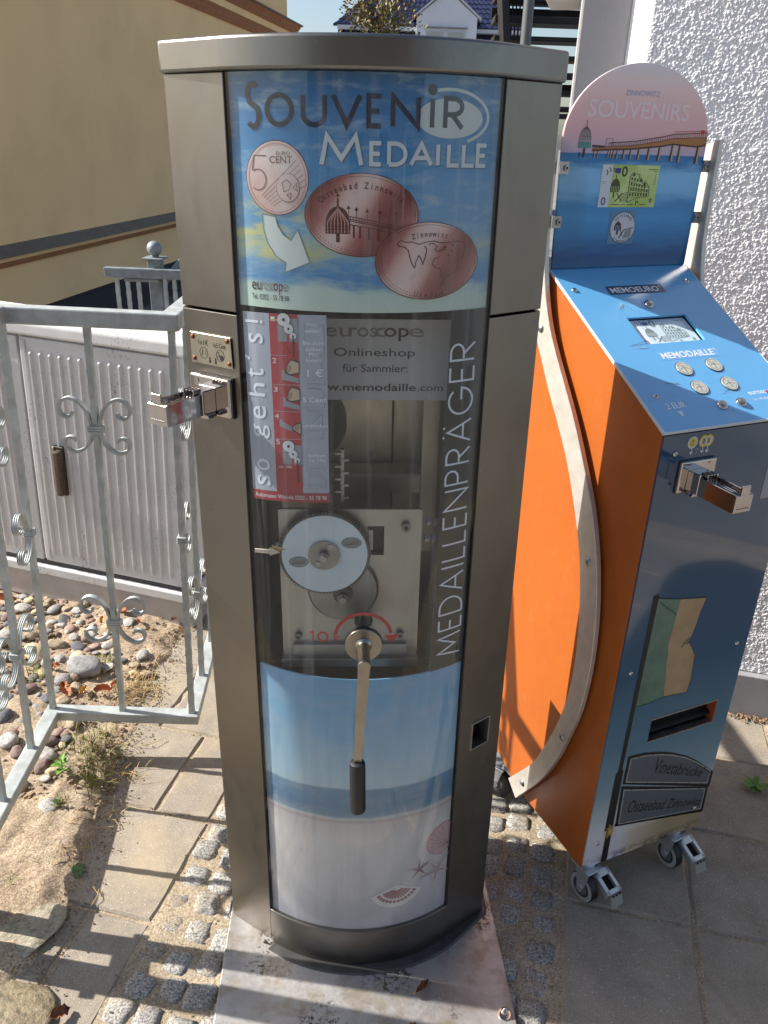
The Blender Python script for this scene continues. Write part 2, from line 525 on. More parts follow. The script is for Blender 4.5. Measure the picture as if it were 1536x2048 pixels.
def copper_mat():
    t = NT('printed_copper').set(.45, 0, .4)
    v = t.oc()
    dp = t.n('ShaderNodeVectorMath', operation='DOT_PRODUCT'); t.l(v, dp.inputs[0]); dp.inputs[1].default_value = (46.0, 0.0, -30.0)
    sn = t.n('ShaderNodeMath', operation='ADD'); t.l(dp.outputs['Value'], sn.inputs[0]); t.l(t.maprange(t.noise(v, 12, 2, .5), 0, 1, -.8, .8), sn.inputs[1])
    s2 = t.n('ShaderNodeMath', operation='SINE'); t.l(sn.outputs[0], s2.inputs[0])
    c = t.ramp(t.maprange(s2.outputs[0], -1, 1), [(0, S(146, 82, 76)), (.45, S(190, 124, 116)), (.8, S(232, 190, 180)), (1, S(244, 214, 206))])
    t.l(c, t.b.inputs['Base Color'])
    return t.m
SKYP, BEACHP, COPPER = sky_poster(), beach_poster(), copper_mat()
COPPER_D = F('copper_dark', 108, 52, 50); COPPER_L = F('copper_light', 214, 160, 150)
COIN = M('printed_coin', S(242, 226, 222), .45, col2=S(226, 182, 174), vs=11)
INK = F('ink_navy', 34, 42, 66); INKB = F('ink_black', 26, 26, 28); WHITE = F('ink_white', 226, 228, 232); LILAC = F('ink_lilac_white', 226, 230, 242)
GREY_P = M('printed_grey', S(168, 172, 188), .5, var=.08, vs=9); RED_P = M('printed_red', S(172, 56, 66), .5, var=.08, vs=12)

# ================================================================ MEDAL PRESS MACHINE
mach = empty('medal_machine', (-.0282, 1.3351, .012), (-.0112, -.012, .0519),
             'tall brushed stainless steel souvenir medal machine with curved glass front and hand crank', 'vending machine')
WO, WG, D1, SG, DEPTH = .2985, .2011, .0678, .0643, .195
RR = (WG * WG + SG * SG) / (2 * SG); YC = -D1 - SG + RR
ZK, ZW, ZP, ZS, ZC, ZT = .104, .772, 1.448, 1.433, 1.7705, 1.812
def gy(x, off=0.0):
    R = RR + off
    return YC - math.sqrt(max(R * R - x * x, 1e-6))
def gfn(base):
    return lambda x, z, lift=0.0: (x, gy(x, base + lift), z)
TH = math.asin(WG / RR)
def bow(off=0.0, n=32, w=WG):
    th = math.asin(min(.999, w / RR))
    return [((RR + off) * math.sin(-th + 2 * th * i / n), YC - (RR + off) * math.cos(-th + 2 * th * i / n)) for i in range(n + 1)]
def shell(mb, z0, z1, off0, off1, mat, w=WG, nz=1):
    a, b = bow(off0, 40, w), bow(off1, 40, w)
    poly = a + b[::-1]
    mb.prism(poly, lambda p, k: (p[0], p[1], z0 if k == 0 else z1), mat)
    return mb
NLx, NLy = -.57131, -.82073                                     # outward normal of the left post face (right: mirrored)
DLx, DLy = .82073, -.57131
def pfn(side, base=0.0):
    def f(d, z, lift=0.0):
        o = base + lift
        x = -WO + DLx * d + NLx * o
        y = DLy * d + NLy * o
        return (x if side < 0 else -x, y, z)
    return f
LP = math.hypot(WO - WG, D1)

# cap
def outline(ov_s, ov_f, back):
    pts = [(-WO - ov_s, back), (-WO - ov_s, -.002)]
    th = math.asin(WG / RR)
    n = 36
    for i in range(n + 1):
        a = -th + 2 * th * i / n
        pts.append(((RR + ov_f) * math.sin(a), YC - (RR + ov_f) * math.cos(a)))
    pts += [(WO + ov_s, -.002), (WO + ov_s, back)]
    return pts
mb = MB(); mb.prism(outline(.0052, .0125, DEPTH + .006), lambda p, k: (p[0], p[1], ZC if k == 0 else ZT + .001), STEEL_CAP)
mb.build('cap', None, mach, bevel=.0045, seg=3, angle=30)
# posts, sides, back
for side in (-1, 1):
    f = pfn(side)
    for z0, z1, sink in ((.0, ZS - .0022, -.0012), (ZS + .0022, ZC - .0005, 0)):
        mb = MB()
        if side == 1 and z0 == 0:                               # right post with the medal outlet cut out (z .535-.603, d .035-.083)
            for (da, db, za, zb) in ((0, .035, z0, z1), (.083, LP - .001, z0, z1), (.035, .083, z0, .5355), (.035, .083, .601, z1)):
                mb.prism([(da, za), (db, za), (db, zb), (da, zb)], lambda p, k: f(p[0], p[1], sink - .004 * k), STEEL)
        else:
            mb.prism([(0.0, z0), (LP - .001, z0), (LP - .001, z1), (0.0, z1)], lambda p, k: f(p[0], p[1], sink - .018 * k), STEEL)
        mb.build('post', None, mach, bevel=.0015 if not (side == 1 and z0 == 0) else 0, seg=2)
        if side == 1 and z0 == 0:
            mb = MB()
            for (da, db, za, zb) in ((.033, .0365, .533, .6035), (.0815, .085, .533, .6035), (.0365, .0815, .533, .5365), (.0365, .0815, .600, .6035)):
                mb.prism([(da, za), (db, za), (db, zb), (da, zb)], lambda p, k: f(p[0], p[1], .0012 - .03 * k), ALU)
            ob = mb.build('outlet_chute', None, mach)
            mb = MB(); mb.prism([(.034, .534), (.084, .534), (.084, .603), (.034, .603)], lambda p, k: f(p[0], p[1], -.032 - .004 * k), DARKIN)
            mb.build('chute_back', None, ob)
    for z0, z1 in ((0, ZS - .0022), (ZS + .0022, ZC - .0005)):
        mb = MB(); mb.box((side * (WO - .004), DEPTH / 2 + .001, (z0 + z1) / 2), (.008, DEPTH - .002, z1 - z0), STEEL)
        mb.build('side_panel', None, mach, bevel=.001)
mb = MB(); mb.box((0, DEPTH + .002, ZC / 2), (2 * WO - .002, .004, ZC), STEEL); mb.build('back_panel', None, mach)
# connection box on the back, low down
mb = MB(); mb.box((.075, DEPTH + .036, .320), (.30, .060, .67), STEEL); mb.build('connection_box', None, mach, bevel=.003)
# seam liner
mb = MB(); mb.box((0, DEPTH / 2 + .012, ZS), (2 * WO - .02, DEPTH - .03, .05), DARKIN); mb.build('door_gap', None, mach)
# kick plate
mb = shell(MB(), .0, ZK - .001, .001, -.014, STEEL, WG - .0006); mb.build('kick_plate', None, mach, angle=30, bevel=.001)
# base flange on the ground plate
mb = MB(); mb.prism(outline(.012, .026, DEPTH + .01), lambda p, k: (p[0], p[1], -.0115 if k == 0 else -.001), GALV_DARK)
mb.mats = [M('flange_steel', S(84, 84, 82), .5, .6, var=.25, vs=25)]; mb.build('base_flange', None, mach, bevel=.003, seg=2, angle=30)
# dark rubber glazing strips beside the glass
for side in (-1, 1):
    mb = MB()
    mb.box((side * (WG - .0012), -D1 + .004, (ZK + ZC) / 2), (.0024, .012, ZC - ZK), BLACKP)
    mb.build('glazing_strip', None, mach)
# curved acrylic front
mb = shell(MB(), ZK, ZC - .001, 0.0, -.0028, GLASS, WG - .003)
mb.build('glass_front', None, mach, angle=30)

# ---- upper poster behind the glass
pb = MB(); shell(pb, ZP, ZC - .001, -.0062, -.009, SKYP, WG - .003)
poster = pb.build('poster', None, mach, angle=30)
p = Print(gfn(-.0060))
L1, L2, L3, L4 = .0004, .0008, .0012, .0016
p.ell(.1192, 1.7155, .0485, .0255, F('pale_ellipse', 208, 214, 214), L1)
rg = [(.118 + .0585 * math.cos(a), 1.7175 + .0345 * math.sin(a)) for a in [rad(118 - i * 7.2) for i in range(26)]]
p.line(rg, .0042, F('pale_ring', 206, 214, 218), L1)
S_ = INK
p.strokes('S', (-.1685, 1.7005, -.1505, 1.7555), .0066, S_, L2)
for ch, x0, x1 in (('O', -.1390, -.1035), ('U', -.0875, -.0575), ('V', -.0455, -.0085), ('E', .0035, .0205), ('N', .0370, .0725), ('I', .0895, .0955), ('R', .1115, .1370)):
    p.strokes(ch, (x0, 1.7035, x1, 1.7405 if ch != 'I' else 1.7385), .0064, S_, L2)
p.ell(.0921, 1.7505, .0066, .0068, S_, L2, 20, 2)
p.build('title_lettering', poster)
p = Print(gfn(-.0060))
SHD = F('letter_shadow', 96, 116, 140)
for dx, dz, mt_, lf in ((.0012, -.0014, SHD, L1), (0, 0, WHITE, L2)):
    p.strokes('M', (-.0625 + dx, 1.6535 + dz, -.0065 + dx, 1.6905 + dz), .0062, mt_, lf)
    for ch, x0, x1 in (('E', .0075, .0215), ('D', .0325, .0560), ('A', .0640, .0935), ('I', .1010, .1050), ('L', .1190, .1350), ('L', .1415, .1580), ('E', .1635, .1770)):
        p.strokes(ch, (x0 + dx, 1.655 + dz, x1 + dx, 1.682 + dz), .0056, mt_, lf)
p.build('subtitle_lettering', poster)
# coin
p = Print(gfn(-.0060))
p.ell(-.1277, 1.6335, .0465, .0500, COPPER_D, L1); p.ell(-.1277, 1.6335, .0455, .0490, COIN, L2)
p.ell(-.1277, 1.6335, .0430, .0465, COPPER_L, L3, 40, 1, .975)
CD = F('coin_relief', 150, 104, 98)
p.line([(-.1425, 1.6630), (-.1610, 1.6630), (-.1640, 1.6440)] + arc(-.1560, 1.6310, .0120, .0140, 120, -130, 14), .0016, CD, L3)
p.text('EURO', (-.1275, 1.6640, -.1075, 1.6690), CD, L3); p.text('CENT', (-.1380, 1.6535, -.1045, 1.6630), CD, L3, bold=.006)
p.ell(-.1115, 1.6210, .0172, .0195, CD, L3); p.ell(-.1118, 1.6214, .0164, .0187, COIN, L4)
for q in ([(-.120, 1.628), (-.113, 1.632), (-.107, 1.626), (-.111, 1.618), (-.118, 1.616)], [(-.104, 1.622), (-.099, 1.628), (-.098, 1.617)], [(-.114, 1.612), (-.107, 1.614), (-.108, 1.606)]):
    p.line(q, .0009, CD, .002, True)
for i in range(6):
    p.line([(-.1520 + i * .0036, 1.6090 - i * .0026), (-.0985 + i * .0030, 1.6580 - i * .0062)], .0007, CD, L3)
p.build('coin_picture', poster)
# medals
def dots(p, cx, cz, rx, rz, a0, a1, n, r, mat, lift):
    for i in range(n):
        a = rad(a0 + (a1 - a0) * i / (n - 1))
        p.ell(cx + rx * math.cos(a), cz + rz * math.sin(a), r, r, mat, lift, 7, 1)
p = Print(gfn(-.0060))
m1 = (-.0052, 1.5862)
p.ell(*m1, .0835, .0572, COPPER_D, L1, 56, 8); p.ell(m1[0] - .0004, m1[1] + .0004, .0822, .0560, COPPER, L2, 56, 8)
p.ell(*m1, .0790, .0533, COPPER_D, L3, 56, 1, .992)
dots(p, *m1, .0745, .0495, 168, 330, 38, .0008, COPPER_D, L3); dots(p, *m1, .0745, .0495, 42, 2, 10, .0008, COPPER_D, L3)
p.arctext('Ostseebad Zinnowitz', m1[0], m1[1], .0690, .0410, 152, 30, .0088, COPPER_D, L3)
for x, w in ((-.0398, .0026),): p.rect(-.0412, 1.5975, -.0384, 1.6085, COPPER_D, L3)
p.line([(-.0398, 1.6085), (-.0398, 1.6165)], .0009, COPPER_D, L3); p.poly([(-.0428, 1.6120), (-.0368, 1.6120), (-.0398, 1.6160)], COPPER_D, L3)
dome = arc(-.0398, 1.5730, .0182, .0255, 180, 0, 18)
p.poly(dome + [(-.0225, 1.5610), (-.0580, 1.5610)], COPPER_D, L3)
for i in range(7):
    x = -.0398 + (i - 3) * .0050
    k = math.sqrt(max(0, 1 - ((i - 3) / 3.65) ** 2))
    p.line([(-.0398 + (x + .0398) * .35, 1.5730 + .0245 * (1 - .3 * abs(i - 3) / 3)), (x, 1.5745 + .004 * k), (x, 1.5625)], .0017, COPPER_L, L4)
p.rect(-.0425, 1.5495, -.0371, 1.5610, COPPER_D, L3)
for z in (1.5715, 1.5670): p.line([(-.058, z), (-.0222, z)], .0008, COPPER_D, .002)
for dz in (0, .0035, .0060, .0110): p.line([(-.0255, 1.5855 - dz), (.0140, 1.5790 - dz * .95), (.0590, 1.5695 - dz * .9)], .0011, COPPER_D, L3)
for i in range(22):
    t = i / 21; p.line([(-.0255 + .0845 * t, 1.5855 - .0160 * t), (-.0255 + .0845 * t, 1.5795 - .0155 * t)], .0006, COPPER_D, L3)
for x in (-.018, -.009, .004, .018, .034, .046): p.rect(x, 1.5560 - .006 * (x + .02) / .06, x + .0026, 1.5735 - .008 * (x + .02) / .07, COPPER_D, L3)
for x, h in ((-.0245, .013), (-.0130, .013), (.0025, .014), (.0210, .016), (.0450, .019)):
    z = 1.5845 - (x + .0255) * .19
    p.line([(x, z), (x, z + h)], .0008, COPPER_D, L3); p.poly([(x - .003, z + h - .002), (x + .003, z + h - .002), (x, z + h + .003)], COPPER_D, L3)
p.build('medal_picture', poster)
p = Print(gfn(-.0048))
m2 = (.0945, 1.5228)
p.ell(*m2, .0795, .0560, COPPER_D, L1, 56, 8); p.ell(m2[0] - .0004, m2[1] + .0004, .0783, .0548, COPPER, L2, 56, 8)
p.ell(*m2, .0752, .0522, COPPER_D, L3, 56, 1, .991)
dots(p, *m2, .0705, .0480, 124, 248, 30, .0008, COPPER_D, L3); dots(p, *m2, .0705, .0480, 58, -68, 30, .0008, COPPER_D, L3)
p.arctext('Zinnowitz', m2[0] + .004, m2[1], .0640, .0395, 118, 66, .0078, COPPER_D, L3)
p.arctext('Usedom', m2[0] + .004, m2[1] - .001, .0660, .0478, 248, 290, .0082, COPPER_D, L3, True)
isl = [(.047, 1.5480), (.053, 1.5530), (.060, 1.5505), (.070, 1.5510), (.080, 1.5475), (.090, 1.5505), (.103, 1.5520), (.116, 1.5490), (.128, 1.5500), (.140, 1.5515), (.150, 1.5490)]
p.line(isl, .0011, COPPER_D, L3, seg=.004)
p.line([(.047, 1.5480), (.051, 1.5445), (.058, 1.5440), (.064, 1.5390), (.0665, 1.5290), (.0715, 1.5170), (.0745, 1.5140), (.0760, 1.5230), (.0800, 1.5320), (.0840, 1.5260), (.0865, 1.5190), (.0900, 1.5300), (.0920, 1.5400), (.0880, 1.5455)], .0014, COPPER_D, L3, seg=.004)
p.line([(.095, 1.5470), (.101, 1.5490), (.108, 1.5440), (.104, 1.5400), (.110, 1.5370), (.118, 1.5410), (.123, 1.5380)], .0010, COPPER_D, L3)
p.line([(.112, 1.5300), (.104, 1.5260), (.101, 1.5190), (.106, 1.5140), (.113, 1.5120), (.116, 1.5060), (.117, 1.4990)], .0012, COPPER_D, L3)
p.line([(.150, 1.5490), (.152, 1.5380), (.148, 1.5280), (.141, 1.5220), (.143, 1.5140), (.135, 1.5060), (.128, 1.5020), (.121, 1.4980), (.117, 1.4900), (.113, 1.4850)], .0010, COPPER_D, L3)
for x, z in ((.120, 1.543), (.132, 1.545), (.131, 1.537), (.126, 1.531)): p.ell(x, z, .0022, .0018, COPPER_D, L3, 8, 1)
p.build('medal_picture', poster)
# curved arrow
p = Print(gfn(-.0060))
ar = [(-.1516, 1.5845), (-.1320, 1.5815), (-.1290, 1.5690), (-.1210, 1.5565), (-.1090, 1.5492), (-.0990, 1.5645), (-.0820, 1.5190), (-.1198, 1.5030), (-.1175, 1.5165), (-.1330, 1.5260), (-.1450, 1.5440), (-.1505, 1.5620)]
p.poly(ar, F('arrow_white', 222, 230, 228), L2); p.line(ar, .0010, F('arrow_edge', 110, 134, 140), L3, True)
p.build('arrow_picture', poster)
LOGO_G, LOGO_D, LOGO_R = F('logo_grey', 150, 152, 150), F('logo_dark', 70, 66, 66), F('logo_maroon', 104, 40, 46)
def logo(p, x0, z0, x1, z1, lift, cols):
    w = x1 - x0
    for s, a, b, c in (('eu', 0, .27, cols[0]), ('ros', .25, .53, cols[1]), ('c', .51, .62, cols[1]), ('op', .60, .85, cols[2]), ('e', .85, 1.0, cols[1])):
        zz0 = z0 - (z1 - z0) * .42 if s == 'op' else z0
        p.text(s, (x0 + w * a, zz0, x0 + w * b, z1), c, lift, bold=.008)
p = Print(gfn(-.0060))
logo(p, -.1735, 1.4740, -.1155, 1.4860, L1, (LOGO_D, LOGO_G, LOGO_R))
p.text('Tel. 0202 - 55 78 98', (-.1745, 1.4600, -.1150, 1.4680), INKB, L1)
p.build('contact_lettering', poster)

# ---- lower beach poster behind the glass
pb = MB(); shell(pb, ZK, ZW, -.0062, -.009, BEACHP, WG - .003)
beach = pb.build('beach_poster', None, mach, angle=30)
p = Print(gfn(-.0060))
SH_R, SH_W = F('shell_rose', 170, 118, 118), F('shell_white', 232, 222, 220)
# fan shell
c0 = (.0810, .2290)
fan = [c0] + [(c0[0] + .0590 * math.cos(a), c0[1] - .012 + .0560 * math.sin(a)) for a in [rad(198 + i * 7.5) for i in range(20)]]
p.poly(fan, SH_W, L1)
for ring, (r0, r1) in enumerate(((.16, .60), (.70, .84))):
    for i in range(12):
        a0, a1 = rad(203 + i * 11.3), rad(203 + i * 11.3 + 8.4)
        q = [(c0[0] + .0570 * r * math.cos(a), c0[1] - .010 + .0540 * r * math.sin(a)) for r, a in ((r0, a0), (r1, a0), (r1, a1), (r0, a1))]
        p.poly(q, SH_R, L2)
# scallop cut by the edge
sc = [(.1960, .2860)] + [(.1880 + .0440 * math.cos(a), .3180 + .0450 * math.sin(a)) for a in [rad(-98 - i * 9) for i in range(20)] if .1880 + .0440 * math.cos(a) < .1975] + [(.1965, .3590)]
p.poly(sc, F('scallop', 206, 172, 174), L1)
p.line(sc, .0012, SH_R, L2, True)
for i in range(7):
    a = rad(108 + i * 17); p.line([(.1945, .2940), (.1885 + .041 * math.cos(a), .3180 + .042 * math.sin(a))], .0009, SH_R, L2)
def star(p, cx, cz, r, rot, m0, m1, w):
    q = []
    for i in range(10):
        a = rad(rot + i * 36); k = r if i % 2 == 0 else r * .22
        q.append((min(.1975, cx + k * math.cos(a)), cz + k * math.sin(a) * 1.12))
    p.poly(q, m0, L2); p.line(q, w, m1, L3, True)
star(p, .1290, .2560, .0290, 20, F('star_rose', 158, 112, 116), SH_W, .0013)
star(p, .1690, .2330, .0430, 48, F('star_pale', 186, 158, 164), SH_W, .0016)
p.build('shell_picture', beach)

# ---- cabinet interior behind the window
INNER = steel_mat('inner_sheet_steel', S(214, 202, 184), .42, (400, 400, 8), .10)
mb = MB(); mb.box((.02, .150, 1.11), (.36, .006, .70), INNER)
mb.build('inner_back', None, mach)
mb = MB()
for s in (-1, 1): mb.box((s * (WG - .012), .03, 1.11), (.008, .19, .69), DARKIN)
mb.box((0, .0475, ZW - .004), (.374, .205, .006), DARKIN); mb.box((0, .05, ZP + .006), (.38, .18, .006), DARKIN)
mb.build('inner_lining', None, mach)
mb = MB(); mb.box((.128, .060, 1.20), (.030, .012, .50), INNER); mb.box((.062, .142, 1.20), (.003, .006, .48), DARKIN)
mb.build('inner_bracket', None, mach)
for x, z in ((.020, 1.25), (.092, 1.27), (.02, 1.12)):
    mb = MB(); mb.cyl((x, .147, z), (x, .142, z), .0045, ALU, 12); mb.build('screw', None, mach, angle=40)
# brushed cross ledge behind
mb = MB(); mb.box((.02, .10, 1.105), (.24, .06, .004), INNER); mb.box((.02, .07, 1.086), (.24, .003, .034), INNER)
mb.build('inner_ledge', None, mach, bevel=.001)
# dark feed wheel and contact strip behind the sticker
mb = MB(); mb.cyl((-.090, -.02, 1.235), (-.090, .02, 1.235), .062, BLACKP, 40)
mb.build('feed_wheel', None, mach, angle=40)
mb = MB(); mb.box((-.035, -.03, 1.140), (.006, .012, .110), ALU)
for i in range(9):
    mb.box((-.042 + .012 * (i % 2), -.036, 1.092 + i * .012), (.012, .004, .004), ALU)
mb.build('contact_strip', None, mach)
# shop sign
mb = MB(); mb.box((.0405, -.037, 1.3540), (.2080, .003, .1360), M('shop_sign_grey', S(176, 174, 178), .35, 0, .5, var=.10, vs=5))
shop = mb.build('shop_sign', None, mach)
p = Print(lambda x, z, lift=0: (x, -.0392 - lift, z))
logo(p, -.0640, 1.3930, .0993, 1.4085, 0, (F('shop_logo_grey', 118, 116, 118), F('shop_logo_grey', 118, 116, 118), F('shop_logo_dark', 46, 36, 38)))
p.text('Onlineshop', (-.0485, 1.3570, .0858, 1.3745), INKB, 0); p.text('für Sammler:', (-.0345, 1.3345, .0742, 1.3475), INKB, 0)
p.text('www.memodaille', (-.0990, 1.3020, .0890, 1.3150), INKB, 0, bold=.012); p.text('.com', (.0925, 1.3025, .1350, 1.3105), INKB, 0)
p.build('shop_lettering', shop)

# ---- instruction sticker inside the glass
sb = MB(); shell_fn = gfn(-.0050)
q4 = [(-.1890, 1.1185), (-.0560, 1.1325), (-.0580, 1.4430), (-.1915, 1.4385)]
pr = Print(shell_fn); pr.quad(q4, GREY_P, 0, 16, 2)
sticker = pr.build('instruction_sticker', mach)
def sq(a, b):                                                   # a across 0..1, b up 0..1
    x = (q4[0][0] * (1 - a) + q4[1][0] * a) * (1 - b) + (q4[3][0] * (1 - a) + q4[2][0] * a) * b
    z = (q4[0][1] * (1 - a) + q4[1][1] * a) * (1 - b) + (q4[3][1] * (1 - a) + q4[2][1] * a) * b
    return x, z
pr = Print(lambda a, b, lift=0: gfn(-.0050)(*sq(a, b), lift))
pr.rect(.325, .055, .665, 1.0, RED_P, .0004, 6, 2); pr.rect(0, 0, 1, .055, F('strip_red', 158, 44, 56), .0004, 14, 1)
LN = F('hairline', 170, 172, 182)
ROWS = [.795, .645, .505, .355]
for b in ROWS: pr.line([(.325, b), (1, b + .006)], .0022, LN, .0007, seg=.05)
pr.build('colour_fields', sticker)
pr = Print(lambda a, b, lift=0: gfn(-.0050)(*sq(a, b), lift))
for ch, b0, b1, a0, a1 in (('s', .085, .145, .070, .250), ('o', .170, .235, .075, .250), ('g', .350, .425, .060, .270), ('e', .455, .525, .065, .235), ('h', .575, .645, .015, .230), ('t', .675, .720, .015, .230), ("´", .760, .790, .000, .060), ('s', .848, .898, .060, .240)):
    pr.text(ch, (a0, b0, a1, b1), LILAC, .0008, rot=True, bold=.004)
pr.rect(.020, .948, .190, .962, LILAC, .0008); pr.rect(.212, .948, .245, .962, LILAC, .0008)
pr.build('sticker_title', sticker); pr = Print(pr.fn)
for s, b, h in (('1', .963, .022), ('2', .755, .026), ('3', .607, .026), ('4', .466, .026), ('5', .325, .026)): pr.text(s, (.345, b, .395, b + h), WHITE, .0008)
TXT = F('sticker_text', 244, 245, 248)
for s, a0, a1, b, h in (('Motiv', .775, .90, .945, .017), ('wählen!', .745, .93, .915, .019), ('Bis zum', .72, .965, .855, .017), ('gelben', .745, .94, .821, .020), ('1 €', .765, .95, .693, .038), ('5 Cent', .70, .985, .560, .026), ('eindrücken', .695, .995, .425, .020), ('kurbeln', .755, .965, .262, .019), ('ca. 10x', .755, .965, .236, .017), ('ca. 10x', .372, .535, .196, .014)):
    pr.text(s, (a0, b, a1, b + h), TXT, .0008)
pr.text('Pfeil', (.79, .797, .90, .815), TXT, .0008); pr.text('kurbeln!', (.755, .768, .94, .788), TXT, .0008)
pr.build('step_lettering', sticker); pr = Print(pr.fn)
pr.text('Automaten Winkels 0202 - 55 78 98', (.03, .016, .965, .040), WHITE, .0008)
EMB = F('embossed', 144, 148, 164)
for s, b0, b1 in (('1', .80, .95), ('2', .655, .785), ('3', .515, .635), ('4', .365, .495), ('5', .08, .20)):
    pr.text(s, (.74, b0, .97, b1), EMB, .0005); pr.text(s, (.748, b0 + .004, .962, b1 - .004), GREY_P, .0006)
pr.build('sticker_lettering', sticker)
pr = Print(lambda a, b, lift=0: gfn(-.0050)(*sq(a, b), lift))
PG = F('picto_grey', 140, 144, 154); PL = F('picto_light', 206, 210, 216); PD = F('picto_dark', 52, 50, 56); PR = F('picto_red', 178, 44, 50); SK = F('picto_skin', 190, 168, 146)
for base in (.845, .190):
    top = base == .845
    pr.rect(.425, base + .02 - (.0 if top else -.005), .665, base + .135, PG, .0008)
    for a, b, r in ((.50, base + .128, .082), (.555, base + .085, .062), (.605, base + .050, .044)):
        pr.ell(a, b, r, r * .43, PD, .0011, 20, 1); pr.ell(a, b, r * .92, r * .39, PL, .0013, 20, 1); pr.ell(a, b, r * .22, r * .10, PD, .0015, 12, 1)
    pr.line([(.605, base + .05), (.608, base - .06 if top else base - .078)], .016, PD, .0017, seg=.05)
    pr.line([(.52 + .145 * t, base - (.028 if top else .07) - .026 * math.sin(PI * t)) for t in [i / 10 for i in range(11)]], .030, PR, .0011, seg=.05)
    pr.poly([(.475, base - .022 - (0 if top else .042)), (.555, base - .030 - (0 if top else .042)), (.505, base + .012 - (0 if top else .042))], PR, .0012)
pr.rect(.335, .966, .445, .973, F('picto_yellow', 196, 176, 110), .0012)
for b, hand_up in ((.660, 1), (.520, 1), (.395, 0)):
    if hand_up:
        pr.poly([(.455, b + .012), (.455, b + .06), (.49, b + .062), (.49, b + .045), (.66, b + .022), (.66, b - .002), (.50, b + .010)], PG, .0008)
        hp = [(.505, b + .055), (.52, b + .090), (.57, b + .118), (.665, b + .105), (.665, b + .050), (.60, b + .044), (.55, b + .040)]
    else:
        pr.poly([(.40, b + .03), (.40, b + .07), (.435, b + .072), (.435, b + .058), (.56, b + .028), (.56, b + .005), (.44, b + .024)], PG, .0008)
        hp = [(.555, b + .020), (.59, b + .045), (.665, b + .055), (.665, b - .012), (.61, b + .002)]
    pr.poly(hp, SK, .0010); pr.line(hp, .007, PD, .0012, True, seg=.05)
    c = hp[1]
    for k in range(3): pr.line([(c[0] + .01 + .02 * k, c[1] - .002), (c[0] + .0 + .016 * k, c[1] - .035)], .005, PD, .0013, seg=.05)
pr.build('pictograms', sticker)

# ---- black strip with the upright lettering, red marks
pr = Print(gfn(-.0050))
stripm = M('printed_black', S(34, 36, 40), .4)
pr.quad([(.1290, ZW), (.1975, ZW), (.1975, ZP), (.1360, ZP)], stripm, 0, 8, 2)
strip = pr.build('black_strip', mach)
q5 = [(.1440, .8000), (.1880, .8000), (.1790, 1.3955), (.1385, 1.3955)]
pr = Print(lambda a, b, lift=0: gfn(-.0046)((q5[0][0] * (1 - a) + q5[1][0] * a) * (1 - b) + (q5[3][0] * (1 - a) + q5[2][0] * a) * b, q5[0][1] * (1 - b) + q5[2][1] * b, lift))
def upright(p, word, w):
    tot = sum(GLYPH[c][1] + .26 for c in word) - .26; o = 0
    for ch in word:
        g, gw = GLYPH[ch]
        for pl in g:
            p2 = [(1 - pt[1], (o + pt[0] * gw) / tot) for pt in pl]
            v = []
            # widths are kept true by drawing in metres
            P = [(q5[0][0] * (1 - a) + q5[1][0] * a) * (1 - b) + (q5[3][0] * (1 - a) + q5[2][0] * a) * b for a, b in p2]
            Z = [q5[0][1] * (1 - b) + q5[2][1] * b for a, b in p2]
            P2.line(list(zip(P, Z)), w, LILAC, 0)
        o += gw + .26
P2 = Print(gfn(-.0046)); upright(P2, 'MEDAILLENPRÄGER', .0034)
P2.build('upright_lettering', strip)
pr = Print(gfn(-.0042)); REDI = F('glass_red', 188, 40, 34)
pr.line(arc(.0027, .8660, .0510, .0510, 175, 8, 22), .0062, REDI, 0)
pr.poly([(.0400, .8700), (.0700, .8700), (.0545, .8540)], REDI)
pr.line([(-.0945, .8690), (-.0890, .8735), (-.0890, .8540)], .0038, REDI); pr.line(arc(-.0705, .8645, .0085, .0095, 0, 360, 16), .0036, REDI)
pr.line([(-.0510, .8590), (-.0420, .8690)], .003, REDI); pr.line([(-.0510, .8690), (-.0420, .8590)], .003, REDI)
pr.build('turn_mark', mach)
mb = MB()
mb.prism([(-.1900, 1.0195), (-.1640, 1.0165), (-.1640, 1.0125), (-.1460, 1.0190), (-.1640, 1.0290), (-.1640, 1.0245), (-.1900, 1.0265)], lambda p_, k: (p_[0], -.086 + .002 * k, p_[1]), F('pointer_cream', 214, 200, 180))
mb.prism([(-.1600, 1.0310), (-.1350, 1.0240), (-.1600, 1.0160)], lambda p_, k: (p_[0], -.0835 + .002 * k, p_[1]), F('pointer_tan', 178, 140, 92))
mb.build('pointer_arrow', None, mach)

# ---- press mechanism
mech = steel_mat('machined_steel', S(178, 174, 170), .40, (400, 400, 5), .05)
mb = MB()
Y0 = -.060
outer = [(-.1495, .7815), (.1076, .7815), (.1074, 1.0915), (-.1480, 1.0915)]
for (xa, xb, za, zb) in ((-.1490, .0100, .7815, 1.0915), (.0400, .1075, .7815, 1.0915), (.0100, .0400, .7815, 1.0005), (.0100, .0400, 1.0585, 1.0915)):
    mb.box(((xa + xb) / 2, Y0 + .004, (za + zb) / 2), (xb - xa, .008, zb - za), mech)
plate = mb.build('gear_plate', None, mach)
mb = MB(); mb.box((.025, Y0 + .02, 1.03), (.05, .01, .07), BLACKP); mb.box((.016, Y0 + .008, 1.03), (.008, .012, .040), ALU); mb.build('switch_block', None, plate)
for x, z, r in ((.0789, 1.0591, .0085), (.0743, .8313, .0075), (-.1194, .8291, .0075), (-.0046, .9003, .0045)):
    mb = MB(); mb.cyl((x, Y0, z), (x, Y0 - .009, z), r, M('bolt_steel', S(130, 128, 126), .3, 1.0), 16); mb.cyl((x, Y0 - .0085, z), (x, Y0 - .0095, z), r * .5, BLACKP, 6)
    mb.build('bolt', None, plate, angle=40)
